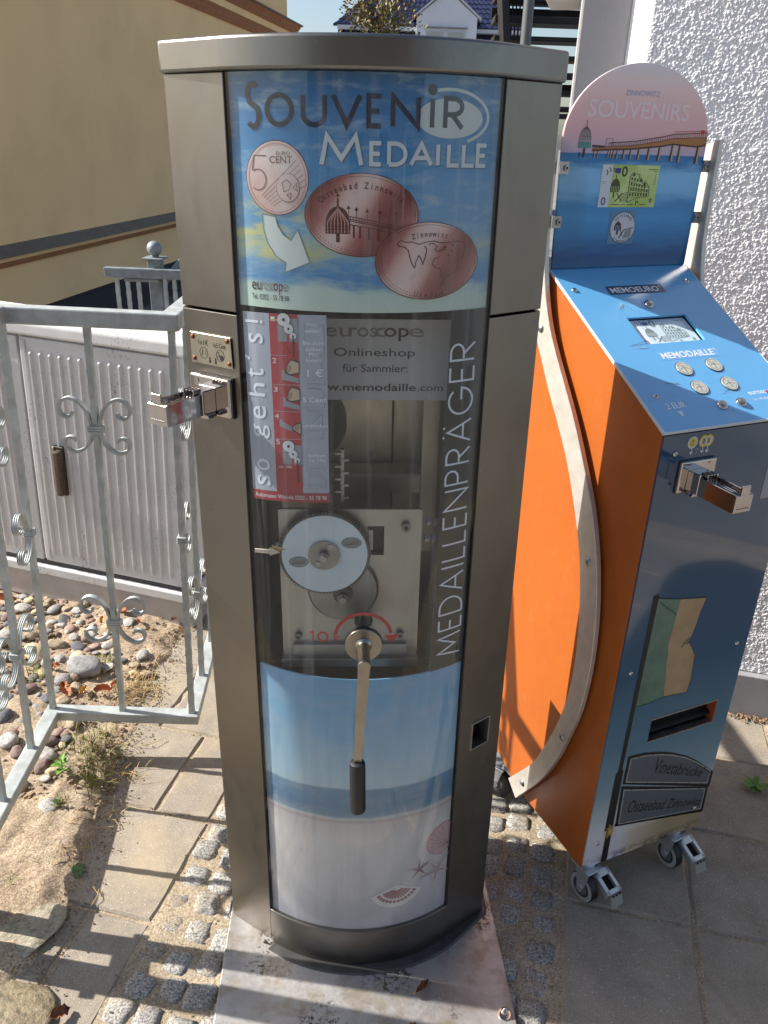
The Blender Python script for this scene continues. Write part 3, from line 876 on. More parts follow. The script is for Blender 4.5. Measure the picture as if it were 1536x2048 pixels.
mb = MB(); mb.box((-.021, Y0 - .006, .7735), (.262, .014, .018), mech); mb.build('foot_bar', None, plate, bevel=.001)
mb = MB(); mb.box((-.021, Y0 - .004, .8020), (.216, .010, .022), mech); mb.build('clamp_bar', None, plate, bevel=.001)
for x, z in ((.1165, 1.0661), (.1140, 1.0331)):
    mb = MB()
    for dx in (0, .012): mb.cyl((x + dx, Y0 + .004, z), (x + dx + .008, Y0 + .004, z), .007, ALU, 6)
    mb.build('hex_nut', None, plate)
mb = MB(); mb.cyl((-.155, Y0 - .004, 1.0215), (-.146, Y0 - .004, 1.0215), .008, ALU, 6); mb.build('hex_nut', None, plate)
def gear(mb, cx, cz, r, n, y0, y1, mat, depth=.0022):
    q = []
    for i in range(n):
        for k, rr in ((0, r - depth), (.30, r - depth), (.42, r), (.78, r), (.92, r - depth)):
            if k == .92: continue
            a = 2 * PI * (i + k) / n; q.append((cx + rr * math.cos(a), cz + rr * math.sin(a)))
    mb.prism(q, lambda p_, k: (p_[0], y0 if k == 0 else y1, p_[1]), mat)
gm = M('gear_steel', S(150, 148, 146), .36, 1.0, var=.1, vs=20)
GTEETH = M('shade_dark_gear_teeth', S(86, 84, 82), .45, .8)  # teeth coloured darker to stand in for the shade in their gaps
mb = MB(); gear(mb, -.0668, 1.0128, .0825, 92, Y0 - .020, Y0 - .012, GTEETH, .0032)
g1 = mb.build('gear', None, mach)
mb = MB(); mb.cyl((-.0668, Y0 - .0205, 1.0128), (-.0668, Y0 - .0225, 1.0128), .0765, M('gear_disc_paint', S(206, 216, 222), .42, var=.05, vs=14), 64); mb.build('disc', None, g1, angle=30)
mb = MB(); mb.cyl((-.0680, Y0 - .0227, 1.0128), (-.0680, Y0 - .0265, 1.0128), .0285, gm, 36); mb.cyl((-.0680, Y0 - .0267, 1.0128), (-.0680, Y0 - .0370, 1.0128), .0095, gm, 20); mb.cyl((-.0680, Y0 - .0370, 1.0128), (-.0680, Y0 - .0420, 1.0128), .0060, ALU, 12)
for dx, dz in ((.011, .018), (-.011, -.016)): mb.cyl((-.068 + dx, Y0 - .0266, 1.0128 + dz), (-.068 + dx, Y0 - .0285, 1.0128 + dz), .0050, ALU, 12)
mb.build('hub', None, g1, angle=40)
pr = Print(lambda x, z, lift=0: (x, Y0 - .0228 - lift, z))
ST = F('stamp_grey', 138, 140, 142)
for cx, cz in ((-.1130, .9985), (-.0190, 1.0365)):
    dx = .018; 
    pr.ell(cx, cz, .0178, .0108, PD, 0, 24, 1); pr.ell(cx, cz, .0166, .0098, ST, .0003, 24, 1)
    for k in range(5): pr.line([(cx - .011 + k * .005, cz - .003), (cx - .008 + k * .005, cz + .004)], .0012, PD, .0005)
    pr.line([(cx - .012, cz - .004), (cx + .012, cz - .002)], .0012, PD, .0005)
pr.build('medal_stamp', g1)
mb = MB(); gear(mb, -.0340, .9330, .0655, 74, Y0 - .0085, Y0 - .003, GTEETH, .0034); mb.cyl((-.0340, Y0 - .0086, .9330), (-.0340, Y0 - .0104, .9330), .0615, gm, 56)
g2 = mb.build('gear', None, mach)
mb = MB(); gear(mb, -.0345, .9270, .0180, 20, Y0 - .0190, Y0 - .0106, M('pinion_steel', S(96, 94, 92), .4, 1.0)); mb.cyl((-.0345, Y0 - .019, .9230), (-.0345, Y0 - .026, .9230), .0095, gm, 20); mb.cyl((-.0345, Y0 - .026, .9230), (-.0345, Y0 - .032, .9230), .0065, ALU, 6)
mb.build('pinion', None, g2, angle=40)
mb = MB(); gear(mb, .0040, .8690, .0170, 18, Y0 - .0180, Y0 - .003, M('pinion_dark', S(70, 68, 66), .45, 1.0))
mb.build('pinion', None, mach)
# ---- crank
hb = M('crank_hub_steel', S(166, 158, 144), .30, 1.0, var=.10, vs=30)
HX, HZ = .0032, .8590
mb = MB()
mb.cyl((HX, -.060, HZ), (HX, -.124, HZ), .0125, gm, 24)
mb.cyl((HX, -.1325, HZ), (HX, -.1355, HZ), .0345, BLACKP, 44)
mb.cyl((HX, -.1357, HZ), (HX, -.1420, HZ), .0335, hb, 44)
mb.cyl((HX, -.1425, HZ), (HX, -.2080, HZ), .0105, hb, 28, rings=[(0, .016), (.08, .0110), (.90, .0110), (.96, .0118), (1, .0112)])
crank = mb.build('crank', None, mach, angle=35, bevel=.0006)
mb = MB()
pts = [(-.0095, .005), (.0095, .005), (.0060, -.240), (-.0075, -.240)]
mb.prism([(HX - .0105, HZ + .0), (HX + .0105, HZ + .0), (HX - .0035, HZ - .2200), (HX - .0175, HZ - .2200)], lambda p_, k: (p_[0], -.1965 - .009 * k, p_[1]), hb)
mb.cyl((HX, -.1966, HZ), (HX, -.2060, HZ), .0105, hb, 28)
mb.build('crank_arm', None, crank, bevel=.0008)
mb = MB()
gx, gz = HX - .0105, HZ - .2200
mb.cyl((gx, -.201, gz + .006), (gx + .0015, -.203, gz - .110), .0150, RUBBER, 28, rings=[(0, .0095), (.02, .0135), (.08, .0150), (.97, .0150), (1, .0140)])
grip = mb.build('grip', None, crank, angle=40)
mb = MB(); mb.cyl((gx + .0015, -.203, gz - .1101), (gx + .0015, -.203, gz - .1106), .0085, DARKIN, 20); mb.build('grip_hole', None, grip)

# ---- coin slide (used on both machines); local frame: plate in the x-z plane, arm out along -y
def coin_slide(parent, loc, rotz, w=.082, h=.066, L=.122):
    mb = MB()
    mb.box((0, -.005, 0), (w, .010, h), CHROME)
    o = mb.build('coin_slide', None, parent, bevel=.003, seg=3)
    o.location = loc; o.rotation_euler = (0, 0, rotz)
    mb = MB()                                                  # housing block
    mb.box((-.006, -.0260, -.004), (.040, .0320, .040), CHROME)
    mb.prism([(-.028, -.032), (.018, -.032), (.014, -.0245), (-.024, -.0245)], lambda q, k: (q[0], -.012 - .022 * k, q[1]), CHROME)
    mb.build('slide_housing', None, o, bevel=.002, seg=2)
    mb = MB()                                                  # sliding tray: two rails, a sunken deck
    x0 = -.006
    mb.box((x0 - .0185, -.042 - (L - .042) / 2, -.006), (.0035, L - .042, .036), CHROME)
    mb.box((x0 + .0185, -.042 - (L - .042) / 2, -.006), (.0035, L - .042, .036), CHROME)
    mb.box((x0, -.042 - (L - .046) / 2, -.008), (.0334, L - .046, .028), CHROME)
    for k in (-.007, 0, .007): mb.box((x0 + k, -.06 - .02, .0058), (.0014, .05, .0014), CHROME)
    mb.build('slide_tray', None, o, bevel=.0006, seg=1)
    mb = MB()
    for k in range(4): mb.box((x0 - .0105 + k * .007, -.044, .0130), (.0040, .018, .014), CHROME)
    mb.build('coin_comb', None, o, bevel=.0012, seg=2)
    mb = MB()
    mb.box((x0, -L - .001, -.006), (.0405, .004, .034), CHROME); mb.box((x0, -L - .001, .0190), (.020, .004, .018), CHROME)
    for k in range(6): mb.box((x0 - .0125 + k * .005, -L - .0032, -.0150), (.0026, .0012, .0026), BLACKP)
    mb.build('push_tab', None, o, bevel=.0008, seg=1)
    for sx in (-1, 1):
        mb = MB(); mb.cyl((sx * .026, -.0098, .024), (sx * .026, -.0112, .024), .0035, CHROME, 14); mb.build('plate_screw', None, o, angle=40)
    mb = MB(); mb.box((0, .0005, 0), (w + .002, .003, h + .002), RUBBER); mb.build('gasket', None, o)
    return o
pc = pfn(-1)(.0585, 1.2920, .0015)
coin_slide(mach, pc, math.atan2(DLy, DLx), .088, .067, .118)
# ---- riveted sign plate above the slide
f = pfn(-1, .0)
mb = MB(); mb.prism([(.0140, 1.3425), (.1055, 1.3425), (.1035, 1.3935), (.0140, 1.3935)], lambda q, k: f(q[0], q[1], .0003 + .0022 * k), BRASSY)
plate2 = mb.build('coin_sign', None, mach, bevel=.0006, seg=1)
for d, z in ((.0205, 1.3860), (.0970, 1.3870), (.0215, 1.3500), (.0990, 1.3500)):
    mb = MB(); n = Vector((NLx, NLy, 0)); c = Vector(f(d, z, .0026))
    mb.cyl(c, c + n * .0028, .0042, RUST, 14, rings=[(0, .0042), (.6, .0036), (1, .0015)]); mb.build('rivet', None, plate2, angle=60)
pr = Print(lambda a, b, lift=0: f(a, b, .0029 + lift))
pr.text('1x1€', (.0330, 1.3745, .0540, 1.3835), INKB, 0); pr.text('1x5 Cent', (.0660, 1.3735, .0935, 1.3815), INKB, 0)
for cx in (.0430, .0800):
    pr.line([(cx + .0085 * math.cos(a), 1.3615 + .0095 * math.sin(a)) for a in [2 * PI * i / 24 for i in range(24)]], .0008, INKB, 0, True)
pr.text('1', (.0385, 1.3575, .0420, 1.3665), INKB, 0, shear=.3, bold=.02); pr.poly([(.0435, 1.357), (.0485, 1.360), (.0465, 1.366), (.0440, 1.363)], F('relief', 120, 110, 90)); pr.text('5', (.0745, 1.3590, .0785, 1.3670), INKB, 0); pr.ell(.0825, 1.3580, .0040, .0045, INKB, 0, 12, 1)
for x in (.0560, .0690):
    pr.rect(x - .0011, 1.3490, x + .0011, 1.3560, INKB); pr.poly([(x - .0026, 1.3500), (x, 1.3445), (x + .0026, 1.3500)], INKB)
pr.build('sign_lettering', plate2)

# ================================================================ ORANGE AND BLUE SOUVENIR MACHINE
euro = empty('souvenir_machine', (.5054, 1.3917, 0), (0, 0, .4297),
             'orange and blue souvenir vending machine on castors with a round topped pier picture sign', 'vending machine')
EW, ZB, ZF, SD, ZSL = .368, .120, 1.2297, .41, 1.4586
ED = .50
SLN = math.hypot(SD, ZSL - ZF)
SLy, SLz = SD / SLN, (ZSL - ZF) / SLN
def orange_mat():
    t = NT('orange_panel').set(.42, 0, .4)
    v = t.oc()
    c = t.mix(t.maprange(t.noise(v, 3.5, 5, .65), .35, .65), S(170, 90, 31), S(160, 83, 29))
    du = t.n('ShaderNodeMath', operation='MULTIPLY'); t.l(t.maprange(t.noise(t.oc((1, 3, 1.2)), 9, 6, .7), .54, .70), du.inputs[0]); t.l(t.maprange(t.noise(v, 60, 3, .6), .45, .6, 0, .20), du.inputs[1])
    c = t.mix(du.outputs[0], c, S(176, 140, 104))
    sc = t.noise(t.oc((1, 1.5, 90)), 4.0, 2, .5)
    sm = t.n('ShaderNodeMath', operation='MULTIPLY'); t.l(t.maprange(sc, .70, .74, 0, .5), sm.inputs[0]); t.l(t.maprange(t.noise(v, 5, 3, .6), .52, .62), sm.inputs[1])
    c = t.mix(sm.outputs[0], c, S(120, 62, 30))
    t.l(c, t.b.inputs['Base Color'])
    t.l(t.maprange(t.noise(v, 7, 5, .7), .3, .7, .34, .54), t.b.inputs['Roughness'])
    t.bump(t.noise(v, 4, 2, .5), .10, .006)
    return t.m
ORANGE = orange_mat()
prof = [(0.0015, ZB), (0.0015, ZF - .002), (SD, ZSL - .003), (ED, ZSL - .003), (ED, .196), (.290, ZB)]
mb = MB(); mb.prism([(0.048, ZB), (0.048, ZF - .012), (SD, ZSL - .016), (ED, ZSL - .003), (ED, .196), (.290, ZB)], lambda q, k: (.004 + (EW - .008) * k, q[0], q[1]), F('cabinet_dark', 60, 34, 24))
mb.build('body', None, euro)
for s in (0, 1):
    mb = MB(); mb.prism([(q[0] + (.0005 if q[0] < .01 else 0), q[1]) for q in prof], lambda q, k: ((.0 + .0038 * k) if s == 0 else (EW - .0038 * k), q[0], q[1]), ORANGE)
    mb.build('side_panel', None, euro, bevel=.0012, seg=2)

def front_mat():
    t = NT('printed_front_panel').set(.10, 0, .5, .75); t.b.inputs['Coat Roughness'].default_value = .02
    v = t.oc(); z = t.sep(v, 2); x = t.sep(v, 0)
    f = t.maprange(z, .12, 1.23)
    c = t.ramp(f, [(0, S(196, 196, 196)), (.07, S(214, 216, 216)), (.10, S(198, 206, 206)), (.20, S(126, 150, 160)), (.32, S(82, 118, 138)), (.50, S(48, 84, 112)), (.75, S(40, 72, 100)), (1, S(38, 68, 96))])
    n = t.noise(t.oc((9, 1, 16)), 2.4, 6, .6)
    lo = t.maprange(z, .235, .19)
    tan = t.ramp(t.maprange(x, .10, .24), [(0, S(206, 208, 214)), (.3, S(196, 182, 160)), (1, S(160, 142, 108))])
    c = t.mix(lo, c, tan)
    edge = t.maprange(z, .150, .122)
    a = t.n('ShaderNodeMath', operation='MULTIPLY'); t.l(edge, a.inputs[0]); t.l(t.maprange(n, .44, .56), a.inputs[1])
    c = t.mix(a.outputs[0], c, S(62, 50, 34))
    t.l(c, t.b.inputs['Base Color'])
    return t.m
mb = MB()
xs = [(0.002, EW - .002, ZB, .4700), (0.002, .1232, .4700, .5380), (.3200, EW - .002, .4700, .5380), (0.002, EW - .002, .5380, ZF - .006)]
for xa, xb, za, zb in xs: mb.box(((xa + xb) / 2, -.0005, (za + zb) / 2), (xb - xa, .004, zb - za), None)
front = mb.build('front_panel', front_mat(), euro)
mb = MB(); mb.box((.2216, .030, .504), (.20, .004, .070), DARKIN)
for dz in (-.034, .034): mb.box((.2216, .015, .504 + dz), (.20, .030, .003), DARKIN)
mb.build('outlet_back', None, front)
mb = MB()
for xa, xb, za, zb in ((.1225, .3207, .4695, .4735), (.1225, .3207, .5345, .5385)): mb.box(((xa + xb) / 2, .004, (za + zb) / 2), (xb - xa, .016, zb - za), ALU)
mb.box((.3192, .010, .504), (.003, .026, .061), F('slot_rust', 150, 74, 44)); mb.box((.1240, .006, .504), (.003, .016, .061), BLACKP)
mb.box((.2216, .012, .492), (.19, .012, .004), BLACKP, Matrix.Rotation(.5, 3, 'X'))
mb.build('outlet_frame', None, front)
ffn = lambda x, z, lift=0: (x, -.0031 - lift, z)
pr = Print(ffn)
PB = F('print_black', 18, 18, 20)
pr.quad([(.0555, .121), (.0735, .121), (.0690, .408), (.0515, .408)], PB, 0); pr.quad([(.0535, .400), (.0645, .400), (.0690, .868), (.0555, .870)], PB, .0001)
pr.poly([(.0520, .866), (.0580, .876), (.0680, .875), (.0705, .866)], PB, .0001)
pr.quad([(.0480, .225), (.0560, .225), (.0560, .405), (.0480, .405)], PB, .0001)
for k in range(22):
    a = rad(-75 + k * 15.5); r = .012 + .010 * ((k * 7) % 5) / 5
    pr.line([(.0650, .2180), (.0650 + r * math.cos(a), .2180 + 1.5 * r * math.sin(a))], .0012, F('spark', 206, 168, 92), .0003)
pr.build('flag_pole_picture', front)
pr = Print(ffn)
FG = M('print_flag_green', S(96, 122, 104), .2, 0, .5, var=.18, vs=20, coat=.3); FB = M('print_flag_sand', S(168, 142, 108), .2, 0, .5, var=.16, vs=20, coat=.3)
fl_g = [(.0690, .8650), (.0980, .8585), (.1317, .8500), (.1290, .8150), (.1265, .7800), (.1230, .7350), (.1290, .7150), (.1300, .6900), (.1370, .6500), (.1400, .6200), (.1440, .5950), (.1050, .5890), (.0640, .5888), (.0655, .7200)]
fl_b = [(.1317, .8500), (.1700, .8450), (.2042, .8385), (.1960, .8050), (.1920, .7750), (.1864, .7480), (.1820, .7300), (.2000, .7050), (.2104, .6900), (.2130, .6500), (.2150, .6200), (.2114, .5880), (.1800, .5910), (.1440, .5950), (.1400, .6200), (.1370, .6500), (.1300, .6900), (.1290, .7150), (.1230, .7350), (.1265, .7800), (.1290, .8150)]
pr.poly(fl_g, FG, 0); pr.poly(fl_b, FB, 0)
pr.line([(.0690, .8655), (.1317, .8508), (.2042, .8392)], .0022, PB, .0003); pr.line(fl_b[7:14], .0014, PB, .0003); pr.line(fl_g[10:13], .0014, PB, .0003)
pr.line([(.074, .856), (.095, .838), (.120, .820), (.126, .812)], .0028, F('fold', 58, 76, 68), .0004); pr.line([(.184, .742), (.172, .735), (.165, .722)], .005, F('fold_sand', 104, 88, 72), .0004); pr.line([(.186, .735), (.176, .728)], .004, F('fold_dark', 60, 54, 50), .0005)
pr.build('flag_picture', front)
pr = Print(ffn)
BD = F('print_sign_grey', 82, 90, 96); EDG = F('print_sign_edge', 150, 152, 146)
top = [(.0782, .3660), (.0790, .4420), (.1250, .4370), (.1700, .4250), (.2106, .4090), (.2600, .3830), (.3100, .3460), (.3644, .2985), (.3640, .2560)]
bot = [(.0820, .2320), (.0770, .3520), (.3610, .2490), (.3640, .1730)]
for q in (top, bot):
    pr.poly(q, BD, .0001)
    pr.line(q, .0075, PB, .0003, True); c = (sum(a for a, b in q) / len(q), sum(b for a, b in q) / len(q))
    q2 = [(c[0] + (a - c[0]) * .955, c[1] + (b - c[1]) * .90) for a, b in q]
    pr.line(q2, .0030, EDG, .0004, True)
    for i in range(len(q2)):
        a, b = q2[i], q2[(i + 1) % len(q2)]
        n = max(1, int(math.hypot(a[0] - b[0], a[1] - b[1]) / .045))
        for k in range(n):
            t = (k + .5) / n; x, z = a[0] + (b[0] - a[0]) * t, a[1] + (b[1] - a[1]) * t
            pr.line([(x, z), (x + (x - c[0]) * .05, z + (z - c[1]) * .13)], .0022, PB, .0006)
pr.line([(.076, .236), (.368, .170)], .006, PB, .0003)
pr.textq('Vinetabrücke', [(.168, .366), (.330, .296), (.330, .325), (.168, .410)], PB, .0005, .35)
pr.textq('Ostseebad Zinnowitz', [(.108, .262), (.352, .196), (.352, .222), (.108, .302)], PB, .0005, .35)
pr.build('bridge_sign_picture', front)
pr = Print(ffn)
CY_, CG = F('coin_gold', 208, 178, 62), F('coin_silver', 196, 200, 190)
for x, a, b in ((.0738, CG, CY_), (.1015, CY_, CG), (.1130, CY_, CG)):
    pr.ell(x, 1.2040, .0122, .0122, a, .0001 * (1 + (x > .11)), 24, 1); pr.ell(x, 1.2040, .0085, .0085, b, .0003 + .0001 * (x > .11), 24, 1)
    pr.text('2' if x < .08 else '1', (x - .0035, 1.1990, x + .0025, 1.2095), F('coin_ink', 120, 110, 60), .0006)
for x in (.0742, .1012, .1132):
    pr.line([(x, 1.1925), (x, 1.1810)], .0016, WHITE, .0002); pr.line([(x - .0042, 1.1860), (x, 1.1805), (x + .0042, 1.1860)], .0016, WHITE, .0002)
pr.text('oder', (.0820, 1.1885, .0930, 1.1930), F('print_soft', 150, 160, 172), .0002); pr.text('or', (.0840, 1.1805, .0895, 1.1840), F('print_soft', 150, 160, 172), .0002)
pr.build('coin_symbols', front)
# white label at the right edge (code left blank)
pr = Print(ffn); pr.quad([(.2900, 1.0560), (.3400, 1.0560), (.3400, 1.1500), (.2900, 1.1500)], F('label_grey', 150, 152, 158), 0)
pr.build('paper_label', front)
def screw(parent, fn, x, z, r=.0052, m=CHROME):
    mb = MB(); a, b = Vector(fn(x, z, 0)), Vector(fn(x, z, .0035))
    mb.cyl(a, b, r, m, 16, rings=[(0, r), (.5, r * .95), (1, r * .5)])
    mb.cyl(b + (b - a) * .01, b + (b - a) * .06, r * .32, BLACKP, 6)
    return mb.build('screw', None, parent, angle=50)
for x, z in ((.0330, .6877), (.3332, .6902), (.0327, .1926), (.3356, .1917), (.0359, 1.1855)): screw(front, ffn, x, z)
coin_slide(euro, (.0930, -.0026, 1.1375), 0, .086, .064, .128)

# sloping panel
def sfn(u, s, lift=0): return (u, SLy * s - SLz * lift - .0, ZF + SLz * s + SLy * lift)
SLOPE = M('blue_sloping_panel', S(92, 164, 214), .20, 0, .5, var=.04, vs=5, coat=.25)
mb = MB()
scx0, scx1, scs0, scs1 = .1010, .2570, .2235, .3035
for xa, xb, sa, sb in ((-.001, scx0, -.002, SLN), (scx1, EW + .001, -.002, SLN), (scx0, scx1, -.002, scs0), (scx0, scx1, scs1, SLN)):
    mb.prism([(xa, sa), (xb, sa), (xb, sb), (xa, sb)], lambda q, k: sfn(q[0], q[1], .0 + .0048 * k), SLOPE)
slope = mb.build('sloping_panel', None, euro)
mb = MB()
for xa, xb, sa, sb in ((-.0030, -.0012, -.0022, SLN), (EW + .0012, EW + .003, -.0022, SLN), (-.003, EW + .003, -.0046, -.0024)):
    mb.prism([(xa, sa), (xb, sa), (xb, sb), (xa, sb)], lambda q, k: sfn(q[0], q[1], -.001 + .0062 * k), F('panel_edge', 196, 206, 214))
mb.build('panel_edge', None, slope)
T0 = .0050
pf = lambda u, s, lift=0: sfn(u, s, T0 + lift)
pr = Print(pf); NAVY = F('label_navy', 30, 60, 100); LBL = F('label_blue', 104, 164, 216)
def rrect(x0, z0, x1, z1, r):
    return arc(x1 - r, z1 - r, r, r, 0, 90, 4) + arc(x0 + r, z1 - r, r, r, 90, 180, 4) + arc(x0 + r, z0 + r, r, r, 180, 270, 4) + arc(x1 - r, z0 + r, r, r, 270, 360, 4)
pr.poly(rrect(.1030, .3765, .2550, .4045, .005), NAVY, 0); pr.text('MEMOEURO', (.1110, .3815, .2400, .3985), WHITE, .0003, bold=.015); pr.text('®', (.2430, .3930, .2500, .4010), WHITE, .0003); pr.build('name_label', slope); pr = Print(pf)
pr.poly(rrect(.1095, .1745, .2660, .2000, .005), LBL, 0); pr.text('MEMODAILLE', (.1160, .1785, .2520, .1960), WHITE, .0003, bold=.02); pr.text('®', (.2550, .1910, .2620, .1985), WHITE, .0003)
pr.build('name_label', slope)
pr = Print(pf)
pr.text('2 EUR', (.0420, .0500, .0880, .0650), WHITE, 0, bold=.01); pr.poly([(.0590, .0420), (.0690, .0420), (.0660, .0300), (.0640, .0300)], WHITE, 0)
pr.text('euroscope', (.2560, .0575, .3300, .0700), WHITE, 0, bold=.01); pr.text('Tel. +49 (0)202 - 55 78 98', (.2560, .0445, .3350, .0515), WHITE, 0)
pr.ell(.307, .0640, .0040, .0050, F('logo_red', 170, 40, 48), .0003, 14, 1)
pr.build('price_lettering', slope)
pr = Print(pf); SCR = F('scratch', 158, 190, 214); SCD = F('scratch_dark', 46, 82, 120)
for x, s, l, a in ((.055, .225, .060, .08), (.060, .215, .045, .02), (.070, .118, .040, -.2), (.078, .112, .035, -.1), (.19, .075, .05, .1), (.095, .33, .030, .5)):
    for k in range(4):
        pr.line([(x + random.uniform(0, l * .5), s + random.uniform(-.004, .004)), (x + l * random.uniform(.6, 1), s + a * l + random.uniform(-.004, .004))], random.uniform(.0004, .0011), SCR if k % 2 else SCD, .0001)
pr.build('scratches', slope)
for x, s in ((.0214, .3969), (.3340, .4096), (.0345, .0849), (.3340, .0849)): screw(slope, pf, x, s, .0062)
for x, s in ((.1820, .3399), (.1707, .0437), (.2206, .0447)):
    mb = MB(); c = Vector(pf(x, s, 0)); n = Vector((0, -SLz, SLy))
    mb.cyl(c, c + n * .005, .0112, CHROME, 28, rings=[(0, .0112), (.6, .0110), (1, .0092)]); mb.cyl(c + n * .0051, c + n * .0068, .0070, ALU, 24, rings=[(0, .0070), (.7, .0070), (1, .0062)])
    mb.build('push_button', None, slope, angle=50)
for x, s in ((.1466, .1474), (.2264, .1498), (.1499, .0948), (.2284, .0962)):
    mb = MB(); c = Vector(pf(x, s, .0004)); n = Vector((0, -SLz, SLy))
    mb.cyl(c - n * .0003, c + n * .0003, .0195, F('coin_well', 40, 60, 84), 32)
    mb.cyl(c + n * .0004, c + n * .0016, .0178, M('sample_coin', S(226, 224, 212), .38, .55, bump=.6, bs=130, bd=.004), 32)
    ob = mb.build('sample_medal', None, slope, angle=50)
    pr = Print(lambda u, q, lift=0: pf(u, q, .0022 + lift)); DK = F('medal_relief', 110, 108, 92)
    pr.line([(x + .0145 * math.cos(a), s + .0145 * math.sin(a)) for a in [2 * PI * i / 24 for i in range(24)]], .0007, DK, 0, True)
    pr.line([(x - .011, s - .002), (x, s + .003), (x + .011, s - .003)], .0011, DK); pr.line([(x, s - .011), (x, s + .002)], .0018, DK)
    pr.line([(x + .004, s + .008), (x - .003, s + .006), (x - .006, s + .010)], .0009, DK)
    pr.build('medal_relief', ob)
# note window
mb = MB(); mb.prism([(scx0, scs0), (scx1, scs0), (scx1, scs1), (scx0, scs1)], lambda q, k: sfn(q[0], q[1], -.0080 + .0040 * k), F('note_paper', 214, 224, 232))
note0 = mb.build('note_window', None, slope)
def banknote(p, fn_mats, green):
    W_, Gn, Dk, Bl = fn_mats
    p.rect(0, 0, 1, 1, Gn, 0, 1, 1); p.rect(0, 0, .18, 1, W_, .0002)
    p.rect(.23, .80, .32, .92, Bl, .0004); p.text('0', (.34, .72, .44, .97), Dk, .0004, bold=.02); p.text('0', (.045, .05, .125, .24), Bl, .0004, bold=.01)
    for q in ([(.08, .88), (.10, .82), (.09, .76)], [(.12, .93), (.15, .88), (.145, .83)], [(.18, .93), (.215, .90), (.21, .83)]): p.line(q, .018, Dk, .0004, seg=.2)
    p.poly(arc(.26, .42, .085, .26, 180, 0, 12) + [(.335, .36), (.185, .36)], Dk, .0004); p.line([(.26, .68), (.26, .77)], .012, Dk, .0004, seg=.2)
    for k in range(5): p.line([(.20 + k * .03, .37), (.20 + k * .03, .50)], .008, Gn, .0006, seg=.2)
    p.line([(.25, .36), (.25, .22)], .022, Dk, .0004, seg=.2); p.line([(.29, .14), (.40, .34)], .02, Dk, .0004, seg=.2); p.line([(.30, .34), (.40, .14)], .016, Dk, .0004, seg=.2)
    for k in range(6): p.line([(.38, .15 + k * .035), (.50, .16 + k * .04)], .010, Dk, .0004, seg=.2)
    hs = [(.50, .12), (.50, .74), (.53, .80), (.66, .78), (.66, .68), (.72, .66), (.72, .58), (.80, .58), (.86, .48), (.87, .28), (.66, .22)]
    p.line(hs, .012, Dk, .0004, True, seg=.2)
    for r in range(4):
        for c in range(7):
            x, z = .525 + c * .048, .27 + r * .125 - c * .006 * r
            if z < .74 - c * .055: p.rect(x, z, x + .026, z + .07, Dk, .0004)
        p.line([(.50, .24 + r * .125), (.86, .25 + r * .075)], .008, Dk, .0004, seg=.3)
    for x in (.56, .69, .77): p.poly([(x - .025, .74 - (x - .56)), (x + .025, .74 - (x - .56)), (x, .86 - (x - .56))], Dk, .0005)
    for x0, x1 in ((.22, .38), (.42, .47), (.52, .62), (.72, .84)): p.line([(x0, .065), (x1, .067)], .014, Dk, .0004, seg=.3)
    p.line([(.80, .90), (.97, .905)], .016, Dk, .0004, seg=.3); p.line([(.90, .86), (.97, .86)], .01, Dk, .0004, seg=.3)
    p.line([(.66, .05), (.66, .15), (.69, .15), (.69, .10)], .014, Dk, .0004, seg=.2)
    for k in range(5):
        a = rad(90 + k * 72); b = rad(90 + (k + 2) * 72); p.line([(.915 + .035 * math.cos(a), .17 + .07 * math.sin(a)), (.915 + .035 * math.cos(b), .17 + .07 * math.sin(b))], .007, Dk, .0004, seg=.3)
    for k in range(5): p.line([(.93, .55 + k * .055), (.96, .57 + k * .055)], .010, Dk, .0004, seg=.3)
    p.line([(.02, .60), (.09, .60)], .008, Dk, .0004, seg=.3); p.line([(.02, .56), (.09, .56)], .006, Dk, .0004, seg=.3)
def nfn(u, s, lift=0): return sfn(scx0 + .002 + (scx1 - scx0 - .004) * u, scs0 + .001 + (scs1 - scs0 - .002) * s, -.0036 + lift)
class NPrint(Print):
    pass
pr = Print(nfn)
banknote(pr, (F('note_white', 216, 224, 236), F('note_bleached', 196, 214, 222), F('note_grey', 116, 132, 132), F('note_blue', 84, 94, 150)), 0)
pr.build('sample_note', note0)

# picture sign: backlit acrylic board
def sign_mat():
    t = NT('printed_acrylic_sign').set(.14, 0, .5, .2)
    v = t.oc(); z = t.sep(v, 2)
    wv = t.noise(t.oc((7, 1, 40)), 2.0, 5, .65)
    zz = t.n('ShaderNodeMath', operation='MULTIPLY_ADD'); t.l(wv, zz.inputs[0]); zz.inputs[1].default_value = .05; t.l(z, zz.inputs[2])
    sea = t.ramp(t.maprange(zz.outputs[0], 1.48, 1.72), [(0, S(44, 122, 172)), (.12, S(34, 98, 152)), (.3, S(60, 142, 194)), (.45, S(80, 164, 212)), (.56, S(72, 152, 202)), (.68, S(138, 196, 230)), (.82, S(146, 200, 232)), (.92, S(62, 138, 190)), (1, S(48, 116, 174))])
    skyc = t.ramp(t.maprange(z, 1.69, 1.86), [(0, S(196, 186, 206)), (.2, S(222, 190, 196)), (.5, S(226, 198, 198)), (.8, S(226, 212, 212)), (1, S(214, 214, 222))])
    st = t.n('ShaderNodeMath', operation='GREATER_THAN'); t.l(z, st.inputs[0]); st.inputs[1].default_value = 1.6885
    c = t.mix(st.outputs[0], sea, skyc)
    t.l(c, t.b.inputs['Base Color'])
    tl = t.n('ShaderNodeBsdfTranslucent'); t.l(c, tl.inputs[0])
    mx = t.n('ShaderNodeMixShader'); mx.inputs[0].default_value = .24
    t.l(t.b.outputs[0], mx.inputs[1]); t.l(tl.outputs[0], mx.inputs[2]); t.l(mx.outputs[0], t.out.inputs['Surface'])
    return t.m
SGM = sign_mat()
